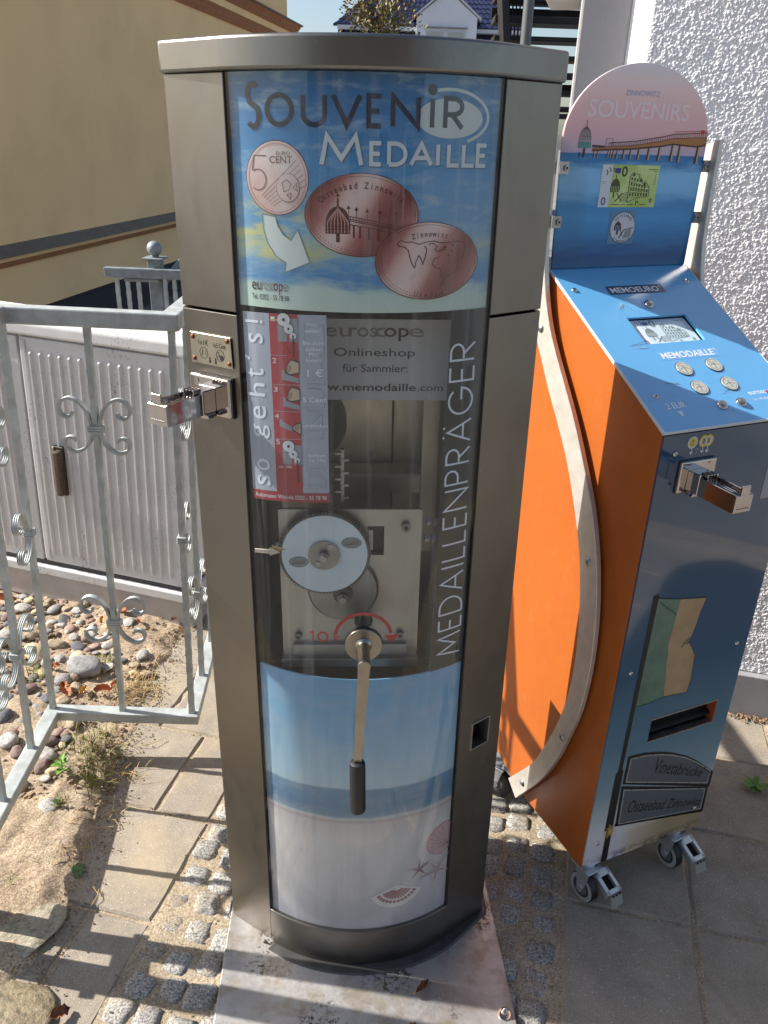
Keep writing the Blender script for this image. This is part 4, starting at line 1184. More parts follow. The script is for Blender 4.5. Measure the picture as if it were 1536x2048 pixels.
so = [(.0005, ZSL + .004), (.3645, ZSL + .004)] + arc(.1788, 1.7120, .1872, .1440, 0, 180, 40)
mb = MB(); mb.prism(so, lambda q, k: (q[0], .4035 + .0060 * k, q[1]), SGM)
sign = mb.build('picture_sign', None, euro, bevel=.0012, seg=2)
gfn2 = lambda x, z, lift=0: (x, .4031 - lift, z)
pr = Print(gfn2)
PIERB = F('pier_brown', 178, 120, 66); PIERD = F('pier_dark', 70, 50, 42); PILE = F('pier_pile', 196, 172, 144); TEAL = F('dome_teal', 96, 158, 148); RAILC = F('pier_rail', 92, 62, 44)
deck = [(.0650, 1.6975), (.1050, 1.7015), (.1700, 1.7055), (.2430, 1.7160), (.2720, 1.7215), (.3630, 1.7260), (.3630, 1.7110), (.3390, 1.7070), (.2720, 1.7105), (.2430, 1.7060), (.1700, 1.6990), (.1050, 1.6960), (.0650, 1.6935)]
for x, w, zt in ((.0700, .0032, 1.694), (.0790, .0032, 1.694), (.1050, .0030, 1.696), (.1110, .0030, 1.696), (.1180, .0030, 1.696), (.1270, .0044, 1.697), (.1440, .0052, 1.698), (.1610, .0054, 1.699), (.1820, .0060, 1.701), (.2080, .0064, 1.703), (.2360, .0068, 1.706), (.2700, .0074, 1.711), (.2900, .0080, 1.711), (.3400, .0092, 1.711)):
    zb_ = 1.6795 - .010 * max(0, (x - .1) / .24) ** 2 * .55
    pr.quad([(x - w * .3, zb_), (x + w * .8, zb_), (x + w, zt), (x, zt)], PIERD, .0002); pr.quad([(x + w * .35, zb_), (x + w * .8, zb_), (x + w, zt), (x + w * .45, zt)], PILE, .0004)
pr.poly(deck, PIERB, .0006, 9); pr.line(deck[6:], .0030, PIERD, .0008)
pr.line(deck[:6], .0011, RAILC, .0009)
pr.line([(.1050, 1.7085), (.1700, 1.7130), (.2430, 1.7240), (.2720, 1.7295), (.3630, 1.7350)], .0016, RAILC, .0008)
for i in range(46):
    t = i / 45; x = .1050 + .258 * t; z0 = np.interp(x, [.105, .17, .243, .272, .363], [1.7015, 1.7055, 1.716, 1.7215, 1.726]); pr.line([(x, z0), (x, z0 + .0075 + .002 * t)], .0012, RAILC, .0008)
pr.line([(.2720, 1.7340), (.3630, 1.7385)], .0010, F('pier_red', 160, 66, 56), .0008); pr.ell(.3480, 1.7355, .0055, .0045, F('ring_red', 196, 50, 50), .0010, 14, 1)
pr.quad([(.0640, 1.7000), (.0960, 1.7000), (.0960, 1.7030), (.0640, 1.7040)], PIERD, .0006); pr.line([(.0980, 1.7020), (.0980, 1.7160), (.1140, 1.7165), (.1140, 1.7035)], .0008, PIERD, .0006)
pr.rect(.0300, 1.6975, .0600, 1.7095, TEAL, .0006)
for i in range(6): pr.line([(.0310 + i * .0056, 1.6975), (.0310 + i * .0056, 1.7095)], .0011, F('dome_post', 70, 104, 96), .0008)
dm = arc(.0450, 1.7110, .0145, .0260, 180, 0, 16)
pr.poly(dm, F('dome_glass', 168, 160, 160), .0006)
for i in range(7):
    k = (i - 3) / 3; pr.line([(.0450, 1.7365), (.0450 + k * .0100, 1.7290), (.0450 + k * .0143, 1.7110)], .0011, F('dome_rib', 112, 84, 82), .0008)
pr.line([(.0310, 1.7190), (.0590, 1.7190)], .0010, F('dome_rib', 112, 84, 82), .0008); pr.line([(.0450, 1.7370), (.0450, 1.7480)], .0013, PIERD, .0008)
pr.quad([(.0425, 1.6800), (.0475, 1.6800), (.0480, 1.6975), (.0425, 1.6975)], PIERD, .0006); pr.rect(.0335, 1.6805, .0365, 1.6900, PIERD, .0006)
pr.build('pier_picture', sign)
pr = Print(gfn2)
pr.text('ZINNOWITZ', (.1300, 1.7965, .2175, 1.8065), F('sign_blue', 150, 174, 206), .0002)
pr.text('SOUVENIRS', (.0430, 1.7545, .3030, 1.7865), F('sign_white', 240, 222, 224), .0002, bold=.012)
pr.build('sign_lettering', sign)
pr = Print(lambda u, s, lift=0: gfn2(.0970 + .1505 * u, 1.5855 + .0830 * s, .0004 + lift))
banknote(pr, (F('note_cream', 214, 218, 222), M('note_green', S(206, 222, 150), .3, col2=S(160, 192, 84), vs=14), F('note_olive', 74, 78, 40), F('note_blue2', 60, 70, 140)), 1)
pr.build('banknote_sticker', sign)
pr = Print(gfn2)
pr.poly(rrect(.1350, 1.5110, .2045, 1.5780, .003), F('sticker_clear', 96, 140, 172), .0002)
cc = (.1712, 1.5440)
pr.ell(*cc, .0335, .0325, F('badge_black', 34, 32, 38), .0004, 40, 2); pr.ell(*cc, .0322, .0312, F('badge_white', 206, 208, 214), .0006, 40, 2)
BK = F('badge_ink', 50, 46, 56)
pr.arctext('OSTSEEBAD', cc[0], cc[1], .0265, .0255, 145, 35, .0058, BK, .0008, wide=.9); pr.arctext('ZINNOWITZ', cc[0], cc[1], .0290, .0285, 222, 318, .0056, BK, .0008, True, .9)
pr.poly(arc(.1580, 1.5440, .0095, .0125, 180, 0, 12) + [(.1675, 1.5390), (.1485, 1.5390)], BK, .0008); pr.line([(.1580, 1.5565), (.1580, 1.5610)], .0010, BK, .0008)
for k in range(4): pr.line([(.1525 + k * .0035, 1.5395), (.1530 + k * .0035, 1.5500)], .0008, F('badge_white', 206, 208, 214), .0010)
pr.rect(.1555, 1.5300, .1605, 1.5390, BK, .0008); pr.line([(.1640, 1.5230), (.1760, 1.5400)], .0026, BK, .0008); pr.line([(.1650, 1.5400), (.1730, 1.5270)], .0018, BK, .0008)
for k in range(6): pr.line([(.1740 + k * .001, 1.5220 + k * .003), (.1960, 1.5290 + k * .0026)], .0012, BK, .0008)
pr.line([(.1760, 1.5400), (.1990, 1.5445)], .0014, BK, .0008)
pr.build('badge_sticker', sign)

# two curved side bands
be = [(.462, 1.7100), (.462, 1.5900), (.4600, 1.4700), (.4480, 1.4050), (.4200, 1.3500), (.3966, 1.3190), (.3315, 1.2194), (.2810, 1.1560), (.2346, 1.0924), (.1962, 1.0149), (.1593, .9366), (.1363, .8599), (.1180, .7557), (.1091, .6413), (.1196, .5325), (.1430, .4400), (.2039, .2821), (.2996, .1503)]
fe = [(.4090, 1.7230), (.4080, 1.5900), (.4040, 1.5000), (.3951, 1.4557), (.3735, 1.3865), (.3490, 1.3377), (.3097, 1.2863), (.2713, 1.2376), (.2230, 1.1748), (.1684, 1.0835), (.1289, 1.0207), (.1084, .9609), (.0882, .9072), (.0652, .7876), (.0581, .6758), (.0675, .5456), (.1144, .3749), (.1662, .2554), (.2574, .1177)]
def resample(p, n):
    P = np.array(p); d = np.r_[0, np.cumsum(np.hypot(*np.diff(P, axis=0).T))]; t = np.linspace(0, d[-1], n)
    Q = np.stack([np.interp(t, d, P[:, 0]), np.interp(t, d, P[:, 1])], 1)
    for _ in range(3): Q[1:-1] = (Q[:-2] + 2 * Q[1:-1] + Q[2:]) / 4
    return Q
B_, F_ = resample(be, 60), resample(fe, 60)
for xo in (-.0235, EW + .0125):
    dt_ = 0.0 if xo < 0 else -.027                              # the right band sits a little further forward
    rings = [[(xo, f_[0] + dt_, f_[1]), (xo, b_[0] + dt_, b_[1]), (xo + .012, b_[0] + dt_, b_[1]), (xo + .012, f_[0] + dt_, f_[1])] for f_, b_ in zip(F_, B_)]
    mb = MB(); mb.loft(rings, ALU_BAND)
    band = mb.build('side_band', None, euro, bevel=.001, seg=1, angle=30)
    s = -1 if xo < 0 else 1
    for t_, z_ in ((.3834, 1.3428), (.1193, .9058), (.1157, .4396), (.2371, .1900)):
        mb = MB(); x0 = xo if s < 0 else xo + .012; t_ += dt_
        mb.cyl((x0, t_, z_), (x0 + s * .0055, t_, z_), .0095, ALU, 20, rings=[(0, .0098), (.3, .0092), (.7, .0068), (1, .0025)])
        mb.build('rivet', None, band, angle=70)
        mb = MB(); xa, xb = (xo + .012, 0) if s < 0 else (EW, xo)
        if z_ < 1.3: mb.cyl((xa, t_, z_), (xb, t_, z_), .008, ALU, 14); mb.build('spacer', None, band, angle=60)
for x, z, s in ((.3700, 1.6695, 1), (.3695, 1.5645, 1), (.0030, 1.6600, -1), (-.0005, 1.5570, -1)):
    mb = MB(); mb.box((x + s * .004, .4000, z), (.022, .0050, .024), ALU); mb.cyl((x, .3974, z), (x, .3940, z), .0058, ALU, 16); mb.cyl((x, .3938, z), (x, .3932, z), .0028, BLACKP, 6)
    mb.build('sign_clip', None, euro, bevel=.0008, seg=1)
# castors
ZINC = M('zinc_plate', S(196, 202, 206), .34, .75, var=.1, vs=40)
def caster(u, t, big=False, rot=0.0):
    c = bpy.data.objects.new('castor', None); COL.objects.link(c); c.parent = euro; c.location = (u, t, 0); c.rotation_euler = (0, 0, rot)
    R = .048 if big else .0390
    wx = -.016 if not big else 0.0
    mb = MB(); mb.cyl((wx - .011, 0, R), (wx + .011, 0, R), R, RUBBER, 36, rings=[(0, R * .94), (.12, R), (.88, R), (1, R * .94)])
    w = mb.build('wheel', None, c, angle=40)
    mb = MB(); mb.cyl((wx - .0113, 0, R), (wx + .0113, 0, R), R * .93, M('castor_grey', S(150, 152, 152), .5) if not big else RUBBER, 36); mb.cyl((wx - .0116, 0, R), (wx + .0116, 0, R), R * .66, M('castor_hub', S(44, 44, 46), .5), 30)
    mb.cyl((wx - .0120, 0, R), (wx + .0120, 0, R), R * .50, M('castor_hub2', S(92, 94, 96), .5), 24); mb.cyl((wx - .0185, 0, R), (wx + .0185, 0, R), R * .24, ZINC, 16)
    mb.build('rim', None, w, angle=40)
    mb = MB()
    for s in (-1, 1):
        mb.prism([(-.007, R - .008), (.009, R - .008), (.018, R + .030), (.026, ZB - .012), (-.022, ZB - .012), (-.016, R + .03)], lambda q, k: (wx + s * (.0135 + .0022 * k), q[0], q[1]), ZINC)
    mb.box((wx, .004, ZB - .010), (.050, .062, .005), ZINC); mb.cyl((wx, .004, ZB - .0075), (wx, .004, ZB + .001), .019, ZINC, 20)
    mb.build('fork', None, c, bevel=.001, seg=1)
    if not big:
        Rm = Matrix.Rotation(rad(24), 3, 'X')
        mb = MB(); o = Vector((.022, -.036, .070))
        for cx, cy, sx, sy in ((-.0165, 0, .008, .062), (.0165, 0, .008, .062), (0, .022, .041, .018), (0, -.0255, .041, .011)):
            mb.box(o + Rm @ Vector((cx, cy, 0)), (sx, sy, .004), ZINC, Rm)
        for s in (-1, 1): mb.box(o + Rm @ Vector((s * .0205, 0, -.009)), (.003, .062, .020), ZINC, Rm)
        mb.box(o + Rm @ Vector((0, -.002, -.014)), (.030, .036, .004), DARKIN, Rm)
        b = mb.build('brake_pedal', None, c, bevel=.0010, seg=2)
        mb = MB(); Rn = Matrix.Rotation(rad(70), 3, 'X'); mb.box(o + Vector((0, -.036, -.030)), (.036, .030, .003), M('pedal_plate', S(160, 160, 152), .5, .3), Rn)
        for k in (-.011, .0, .011): mb.box(o + Vector((k, -.0335, -.0145)), (.006, .003, .003), BLACKP, Rn)
        mb.build('pedal_plate', None, b)
    return c
caster(.046, .012, rot=.12); caster(.316, .012, rot=.05); caster(.010, .395, True, .5); caster(.330, .395, True)
mb = MB(); mb.box((EW / 2, .27, ZB - .004), (EW - .02, .42, .006), GALV_DARK); mb.build('base_plate', None, euro)

# ================================================================ GROUND, PAVEMENT, BED
TH_P = rad(-12.5)
PA, PB_ = Vector((math.cos(TH_P), math.sin(TH_P), 0)), Vector((-math.sin(TH_P), math.cos(TH_P), 0))
def uvw(u, v, z=0.0): return PA * u + PB_ * v + Vector((0, 0, z))
def to_uv(x, y): return (x * PA.x + y * PA.y, x * PB_.x + y * PB_.y)

def slab_mat():
    t = NT('concrete_slab').set(.85, 0, .3)
    v = t.oc((1, 1, 1), True)
    c = t.mix(t.maprange(t.noise(v, 9, 5, .65), .35, .65), S(160, 150, 136), S(138, 129, 116))
    c = t.mix(t.maprange(t.noise(v, 420, 2, .5), .40, .60, 0, .55), c, S(112, 104, 92))
    c = t.mix(t.maprange(t.noise(v, 300, 2, .5), .66, .70, 0, .8), c, S(206, 200, 186))
    c = t.mix(t.maprange(t.noise(v, 260, 2, .5), .30, .27, 0, .7), c, S(70, 66, 60))
    c = t.mix(t.maprange(t.noise(v, 3.2, 4, .7), .52, .72, 0, .5), c, S(172, 156, 128))
    c = t.mix(t.maprange(t.noise(v, 5.5, 6, .75, .5), .54, .70, 0, .38), c, S(96, 86, 72))
    t.l(c, t.b.inputs['Base Color'])
    t.bump(t.noise(v, 380, 3, .6), .35, .0015)
    return t.m
def granite_mat():
    t = NT('granite_cobble').set(.75, 0, .35)
    v = t.oc((1, 1, 1), True)
    n = t.noise(v, 210, 3, .7)
    c = t.ramp(n, [(.34, S(78, 75, 72)), (.44, S(120, 118, 114)), (.52, S(150, 147, 141)), (.62, S(180, 176, 167))])
    oi = t.n('ShaderNodeObjectInfo')
    k = t.maprange(oi.outputs['Random'], 0, 1, .78, 1.1)
    x = t.n('ShaderNodeVectorMath', operation='SCALE'); t.l(c, x.inputs[0]); t.l(k, x.inputs['Scale'])
    c = t.mix(t.maprange(t.noise(v, 11, 4, .6), .54, .68, 0, .45), x.outputs[0], S(150, 128, 94))
    t.l(c, t.b.inputs['Base Color'])
    t.bump(n, .5, .002)
    return t.m
def sand_mat(name, a, b, dark):
    t = NT(name).set(.95, 0, .2)
    v = t.oc()
    c = t.mix(t.maprange(t.noise(v, 7, 6, .7), .38, .62), a, b)
    c = t.mix(t.maprange(t.noise(v, 160, 4, .7), .40, .62, 0, .75), c, dark)
    c = t.mix(t.maprange(t.noise(v, 300, 2, .5), .62, .68, 0, .8), c, S(222, 206, 176))
    t.l(c, t.b.inputs['Base Color'])
    t.bump(t.noise(v, 220, 5, .7), .8, .004)
    return t.m
SLABM, GRAN = slab_mat(), granite_mat()
SANDM = sand_mat('joint_sand', S(182, 168, 146), S(156, 142, 120), S(118, 104, 84))
SOILM = sand_mat('bed_soil_sand', S(196, 178, 154), S(158, 140, 118), S(100, 86, 70))

def hmap(x, y, f, seed=0):
    """cheap value noise for geometry"""
    r = np.random.default_rng(seed); G = r.random((64, 64))
    X, Y = np.asarray(x) * f, np.asarray(y) * f
    i, j = np.floor(X).astype(int), np.floor(Y).astype(int)
    a, b = X - i, Y - j
    a, b = a * a * (3 - 2 * a), b * b * (3 - 2 * b)
    g = lambda p, q: G[p % 64, q % 64]
    return (g(i, j) * (1 - a) + g(i + 1, j) * a) * (1 - b) + (g(i, j + 1) * (1 - a) + g(i + 1, j + 1) * a) * b
def grid_obj(name, X, Y, Z, mat, keep=None, smooth=True, parent=None):
    ny_, nx_ = X.shape
    v = np.stack([X.ravel(), Y.ravel(), Z.ravel()], 1)
    idx = np.arange(nx_ * ny_).reshape(ny_, nx_)
    f = np.stack([idx[:-1, :-1].ravel(), idx[:-1, 1:].ravel(), idx[1:, 1:].ravel(), idx[1:, :-1].ravel()], 1)
    if keep is not None:
        k = keep.ravel()[f].all(1); f = f[k]
    me = bpy.data.meshes.new(name)
    me.vertices.add(len(v)); me.vertices.foreach_set('co', v.astype(np.float32).ravel())
    me.loops.add(len(f) * 4); me.loops.foreach_set('vertex_index', f.astype(np.int32).ravel())
    me.polygons.add(len(f)); me.polygons.foreach_set('loop_start', np.arange(0, len(f) * 4, 4, dtype=np.int32))
    me.polygons.foreach_set('use_smooth', np.full(len(f), smooth))
    me.update(calc_edges=True); me.validate()
    me.materials.append(mat)
    return link(name, me, parent)

# far ground
mb = MB(); mb.add([(-400, -400, -.060), (400, -400, -.060), (400, 400, -.060), (-400, 400, -.060)], [(0, 1, 2, 3)])
tag(mb.build('ground', M('asphalt', S(122, 118, 112), .9, var=.2, vs=1.2, bump=.3, bs=60), fix=False), kind='structure')
# sand bed under the paving
xs_ = np.linspace(-1.7, 2.6, 260); ys_ = np.linspace(.4, 3.6, 200)
U, V = np.meshgrid(xs_, ys_)
Wx, Wy = U * PA.x + V * PB_.x, U * PA.y + V * PB_.y
Zs = -.0052 + .005 * (hmap(U, V, 30, 1) - .5) + .005 * (hmap(U, V, 9, 2) - .5)
pave = grid_obj('pavement', Wx, Wy, Zs, SANDM)
tag(pave, kind='structure')

# paving slabs
def slab_mesh(w, h, t=.045, seed=0):
    r = random.Random(seed)
    bm = bmesh.new()
    n = 8
    def edge(a, b): return a
    pts = []
    ch = .006
    loop = []
    for s in range(4):
        for i in range(n):
            k = i / n
            x, y = [(-w / 2 + w * k, -h / 2), (w / 2, -h / 2 + h * k), (w / 2 - w * k, h / 2), (-w / 2, h / 2 - h * k)][s]
            j = .0012 + (.004 if i == 0 else 0) * r.random()
            x += r.uniform(-j, j); y += r.uniform(-j, j)
            loop.append((x, y))
    top = [bm.verts.new((x * (1 - ch / (w / 2)), y * (1 - ch / (h / 2)), r.uniform(-.0005, .0003))) for x, y in loop]
    mid = [bm.verts.new((x, y, -.0050 - r.random() * .002)) for x, y in loop]
    bot = [bm.verts.new((x, y, -t)) for x, y in loop]
    bm.faces.new(top)
    for a, b in ((top, mid), (mid, bot)):
        for i in range(len(loop)):
            j = (i + 1) % len(loop); bm.faces.new((a[i], b[i], b[j], a[j]))
    bmesh.ops.recalc_face_normals(bm, faces=bm.faces)
    me = bpy.data.meshes.new('paving_slab'); bm.to_mesh(me); bm.free(); me.materials.append(SLABM)
    return me
SLW = .311
slabs = {}
def slab(u0, u1, v0, v1, seed):
    w, h = u1 - u0 - .006, v1 - v0 - .006
    k = (round(w, 3), round(h, 3), seed % 3)
    if k not in slabs: slabs[k] = slab_mesh(w, h, seed=seed)
    c = uvw((u0 + u1) / 2, (v0 + v1) / 2, random.uniform(-.0018, .0008))
    link('paving_slab', slabs[k], pave, c, (random.uniform(-.004, .004), random.uniform(-.004, .004), TH_P + random.uniform(-.006, .006)))
VR = [.52, .842, 1.155, 1.475, 1.797, 2.118, 2.440, 2.76, 3.08]
sd = 0
for r in range(len(VR) - 1):
    off = .16 if r % 2 else 0.0
    # left of the cobble strip
    u = -.785
    first = True
    while u > -1.75:
        w = (.160 if (first and r % 2 == 1) else .313)
        if VR[r] > 2.05 and u - w < -1.45: break
        slab(u - w, u, VR[r], VR[r + 1], sd); sd += 1
        u -= w; first = False
        if u < -1.05 - .25 * (VR[r] - 1.1): break
    # right of the cobbles
    u = .165
    while u < 2.2:
        if r >= 3 and False: pass
        slab(u, u + SLW, VR[r], VR[r + 1], sd); sd += 1
        u += SLW
    # between, behind the machines
    if VR[r] >= 1.79:
        u = -.785
        while u + .31 < .17:
            slab(u, u + .3165, VR[r], VR[r + 1], sd); sd += 1; u += .3165
# a second row in front of the wall sits as it comes

# cobbles
def cobble_mesh(seed):
    r = random.Random(seed); n = 6
    L = np.linspace(-1, 1, n)
    bm = bmesh.new(); G = {}
    wx, wy = .0300 + r.uniform(-.0022, .0018), .0305 + r.uniform(-.0022, .0018)
    sk = r.uniform(-.12, .12)
    for j in range(n):
        for i in range(n):
            a, b = L[i], L[j]
            e = max(abs(a), abs(b))
            rr = (abs(a) ** 5 + abs(b) ** 5) ** (1 / 5)
            k = e / rr if rr > 0 else 1
            x, y = a * k * wx, b * k * wy
            z = -.0046 * e ** 7 + r.uniform(-.0024, .0024)
            jx = .0030 if e > .9 else .0015
            G[i, j] = bm.verts.new((x + sk * y + r.uniform(-jx, jx), y + r.uniform(-jx, jx), z))
    for j in range(n - 1):
        for i in range(n - 1): bm.faces.new((G[i, j], G[i + 1, j], G[i + 1, j + 1], G[i, j + 1]))
    rim = [G[i, 0] for i in range(n)] + [G[n - 1, j] for j in range(1, n)] + [G[i, n - 1] for i in range(n - 2, -1, -1)] + [G[0, j] for j in range(n - 2, 0, -1)]
    low = [bm.verts.new((v.co.x * 1.04, v.co.y * 1.04, -.035)) for v in rim]
    for i in range(len(rim)):
        j = (i + 1) % len(rim); bm.faces.new((rim[i], low[i], low[j], rim[j]))
    for f in bm.faces: f.smooth = True
    bmesh.ops.recalc_face_normals(bm, faces=bm.faces)
    me = bpy.data.meshes.new('cobble'); bm.to_mesh(me); bm.free(); me.materials.append(GRAN)
    return me
cob = [cobble_mesh(i) for i in range(10)]
def cobble(u, v, s=1.0):
    link('cobble', random.choice(cob), pave, uvw(u + random.uniform(-.004, .004), v + random.uniform(-.0035, .0035), random.uniform(-.003, .004)),
         (random.uniform(-.05, .05), random.uniform(-.05, .05), TH_P + random.choice((0, PI / 2, PI, -PI / 2)) + random.uniform(-.09, .09)), (s * random.uniform(.94, 1.04),) * 2 + (1,))
for k in range(11):
    v = .80 + k * .0725
    for c in range(4): cobble(-.750 + c * .0715 + (.010 if k % 2 else -.004), v + .006 * ((c * 5 + k) % 3 - 1), 1.0)
for k in range(15):
    v = .80 + k * .0735
    cobble(.112 + .004 * math.sin(k), v, 1.02); cobble(.040, v + .012, 1.0)
    if v > 1.18: cobble(-.032, v - .01, 1.0)
    if v > 1.40: cobble(-.104, v, .97); cobble(-.176, v + .01, .97); cobble(-.248, v, .97)

# soil bed
U, V = np.meshgrid(np.linspace(-2.9, -.70, 300), np.linspace(.60, 3.3, 320))
Wx, Wy = U * PA.x + V * PB_.x, U * PA.y + V * PB_.y
bnd = np.interp(V, [.6, .879, .967, 1.182, 1.506, 1.734, 1.986, 2.293, 2.6, 3.3], [-.93, -.955, -.975, -1.005, -1.095, -1.165, -1.215, -1.255, -1.26, -1.26])
bnd = bnd + .05 * (hmap(U, V, 9, 3) - .5) + .03 * (hmap(U, V, 24, 4) - .5)
dd = bnd - U
Zb = -.02 + .040 * (1 - np.exp(-np.clip(dd + .02, 0, 9) / .05)) + .020 * (hmap(U, V, 7, 5) - .5) * np.clip(dd / .08, 0, 1) + .010 * (hmap(U, V, 26, 6) - .5) + .006 * (hmap(U, V, 70, 7) - .5)
bed = grid_obj('soil_bed', Wx, Wy, Zb, SOILM, keep=(dd > -.06))
tag(bed, kind='structure')
def bed_z(x, y):
    u, v = to_uv(x, y)
    b = float(np.interp(v, [.6, .879, .967, 1.182, 1.506, 1.734, 1.986, 2.293, 2.6, 3.3], [-.93, -.955, -.975, -1.005, -1.095, -1.165, -1.215, -1.255, -1.26, -1.26]))
    d = b - u
    if d < -.01: return .001
    return -.018 + .040 * (1 - math.exp(-max(d + .02, 0) / .05))

# crumbs of soil and sand spilled on the slabs and in the joints
gr = MB()
for _ in range(2600):
    if random.random() < .62:
        v = random.uniform(.9, 2.4); b = float(np.interp(v, [.879, .967, 1.182, 1.506, 1.734, 1.986, 2.293, 2.6], [-.955, -.975, -1.005, -1.095, -1.165, -1.215, -1.255, -1.26]))
        u = b + random.gauss(0, .035)
    elif random.random() < .5:
        u, v = random.uniform(-.80, .16), random.uniform(.85, 1.56)
    else:
        u, v = random.uniform(-1.1, 1.1), random.choice(VR) + random.gauss(0, .010)
    s = random.uniform(.0012, .0036)
    p = uvw(u, v)
    z = max(bed_z(p.x, p.y), .0) + s * .3
    a = random.uniform(0, 6)
    c = Vector((p.x, p.y, z))
    pts = [c + Vector((math.cos(a + k * 2.1) * s, math.sin(a + k * 2.1) * s, -s * .5)) for k in range(3)] + [c + Vector((0, 0, s * .8))]
    gr.add(pts, [(0, 1, 3), (1, 2, 3), (2, 0, 3)])
tag(gr.build('sand_crumbs', M('crumb', S(150, 126, 94), .95, var=.3, vs=30), fix=False), label='crumbs of soil and sand spilled along the edge of the slabs', kind='stuff')

# ground plate under the steel machine
mb = MB()
pq = [(-.347, 1.62), (.270, 1.65), (.318, 1.100), (.325, .88), (-.312, .86)]
mb.prism(pq, lambda q, k: (q[0], q[1], -.002 + .0115 * k), None)
def plate_mat():
    t = NT('dirty_aluminium_plate').set(.5, .75, .5)
    v = t.oc()
    c = t.mix(t.maprange(t.noise(v, 5, 5, .65), .38, .62), S(186, 184, 182), S(158, 156, 154))
    br = t.noise(t.oc((8, 160, 8)), 1.5, 3, .6)
    c = t.mix(t.maprange(br, .45, .7, 0, .25), c, S(186, 174, 170))
    sx, sy = t.sep(v, 0), t.sep(v, 1)
    d = t.noise(v, 90, 5, .75)
    blot = t.noise(v, 6.5, 4, .6)
    a = t.n('ShaderNodeMath', operation='MULTIPLY'); t.l(t.maprange(d, .50, .56), a.inputs[0]); t.l(t.maprange(blot, .50, .62), a.inputs[1])
    c = t.mix(a.outputs[0], c, S(58, 50, 42))
    rim = t.maprange(t.noise(v, 14, 4, .7), .48, .62, 0, .55)
    c = t.mix(rim, c, S(150, 134, 110))
    t.l(c, t.b.inputs['Base Color'])
    t.l(t.maprange(d, .3, .7, .42, .66), t.b.inputs['Roughness'])
    t.bump(d, .08, .001)
    return t.m
gp = mb.build('ground_plate', plate_mat(), None, bevel=.002, seg=2)
tag(gp, 'flat dirty aluminium plate on the ground under the steel machine', 'base plate')
mb = MB(); c = Vector((.2945, 1.1000, .0096)); mb.cyl(c, c + Vector((0, 0, .003)), .0135, CHROME, 24); mb.cyl(c + Vector((0, 0, .0031)), c + Vector((0, 0, .0105)), .0098, CHROME, 6)
mb.cyl(c + Vector((0, 0, .0106)), c + Vector((0, 0, .0230)), .0082, CHROME, 20, rings=[(0, .0082), (.35, .0080), (.7, .0058), (.9, .003), (1, .0008)])
mb.build('acorn_nut', None, gp, angle=45)

# ================================================================ GALVANIZED FENCE
def sweep(mb, path, w, h, mat=None):
    P = [Vector((p[0], p[1], 0)) for p in path]; rings = []
    for i, p in enumerate(P):
        d0 = (p - P[i - 1]).normalized() if i else (P[1] - p).normalized()
        d1 = (P[i + 1] - p).normalized() if i < len(P) - 1 else d0
        n0, n1 = Vector((-d0.y, d0.x, 0)), Vector((-d1.y, d1.x, 0))
        n = (n0 + n1).normalized(); k = w / 2 / max(.4, n.dot(n0))
        z = path[i][2]
        rings.append([p + n * k + Vector((0, 0, z)), p - n * k + Vector((0, 0, z)), p - n * k + Vector((0, 0, z + h)), p + n * k + Vector((0, 0, z + h))])
    return mb.loft(rings, mat)
def hammered_bar(x, y, z0, z1, s=.0150, rz=0.0, tw=0.0):
    mb = MB(); rings = []; n = int((z1 - z0) / .012)
    for i in range(n + 1):
        z = z0 + (z1 - z0) * i / n
        k = s / 2 * (1 + .10 * math.sin(z * 125 + x * 30) + .04 * math.sin(z * 310))
        k2 = s / 2 * (1 + .10 * math.sin(z * 125 + 1.9 + x * 30))
        a = rz + tw * (z - z0)
        c_, s_ = math.cos(a), math.sin(a)
        rings.append([(x + c_ * px - s_ * py, y + s_ * px + c_ * py, z) for px, py in ((-k, -k2), (k, -k2), (k, k2), (-k, k2))])
    mb.loft(rings, GALV)
    return mb
def ribbed_strip(path, wdir, w=.0155, t=.0045):
    """flat bar with three raised ribs, bent along path; wdir is the width direction"""
    P = [Vector(p) for p in path]; W = Vector(wdir); rings = []
    ns = 7
    for i, p in enumerate(P):
        d = (P[min(i + 1, len(P) - 1)] - P[max(i - 1, 0)]).normalized()
        n = d.cross(W).normalized()
        top = [p + W * (w * (j / (ns - 1) - .5)) + n * (t / 2 + (.0012 if j % 2 == 0 else -.0004)) for j in range(ns)]
        bot = [p + W * (w * (j / (ns - 1) - .5)) - n * (t / 2 + (.0012 if j % 2 == 0 else -.0004)) for j in range(ns)][::-1]
        rings.append(top + bot)
    mb = MB(); mb.loft(rings, GALV)
    return mb
def scroll_arm(c, ax, sx, sz, big=True):
    """one curled arm from the clasp: c clasp point, ax horizontal unit direction of the scroll plane, sx/sz = sides"""
    H, Wd = (.078, .088) if big else (.062, .082)
    ax = (ax[0], ax[1], 0.0)
    # stem leaves the bar upwards, arches outwards, curls back in
    ctrl = [(.010, .0), (.012, .022), (.022, .050), (.040, .070), (.060, .077), (.078, .069), (.086, .052), (.082, .036), (.070, .029), (.058, .033), (.054, .042)]
    kx, kz = (Wd / .086), (H / .077)
    Q = [Vector((a * kx, b * kz)) for a, b in ctrl]
    # Catmull-Rom
    out = []
    for i in range(len(Q) - 1):
        p0, p1, p2, p3 = Q[max(i - 1, 0)], Q[i], Q[i + 1], Q[min(i + 2, len(Q) - 1)]
        for k in range(4):
            t = k / 4
            out.append(.5 * ((2 * p1) + (p2 - p0) * t + (2 * p0 - 5 * p1 + 4 * p2 - p3) * t * t + (3 * p1 - p0 - 3 * p2 + p3) * t ** 3))
    out.append(Q[-1])
    return [Vector(c) + Vector(ax) * (sx * q.x) + Vector((0, 0, sz * q.y)) for q in out]
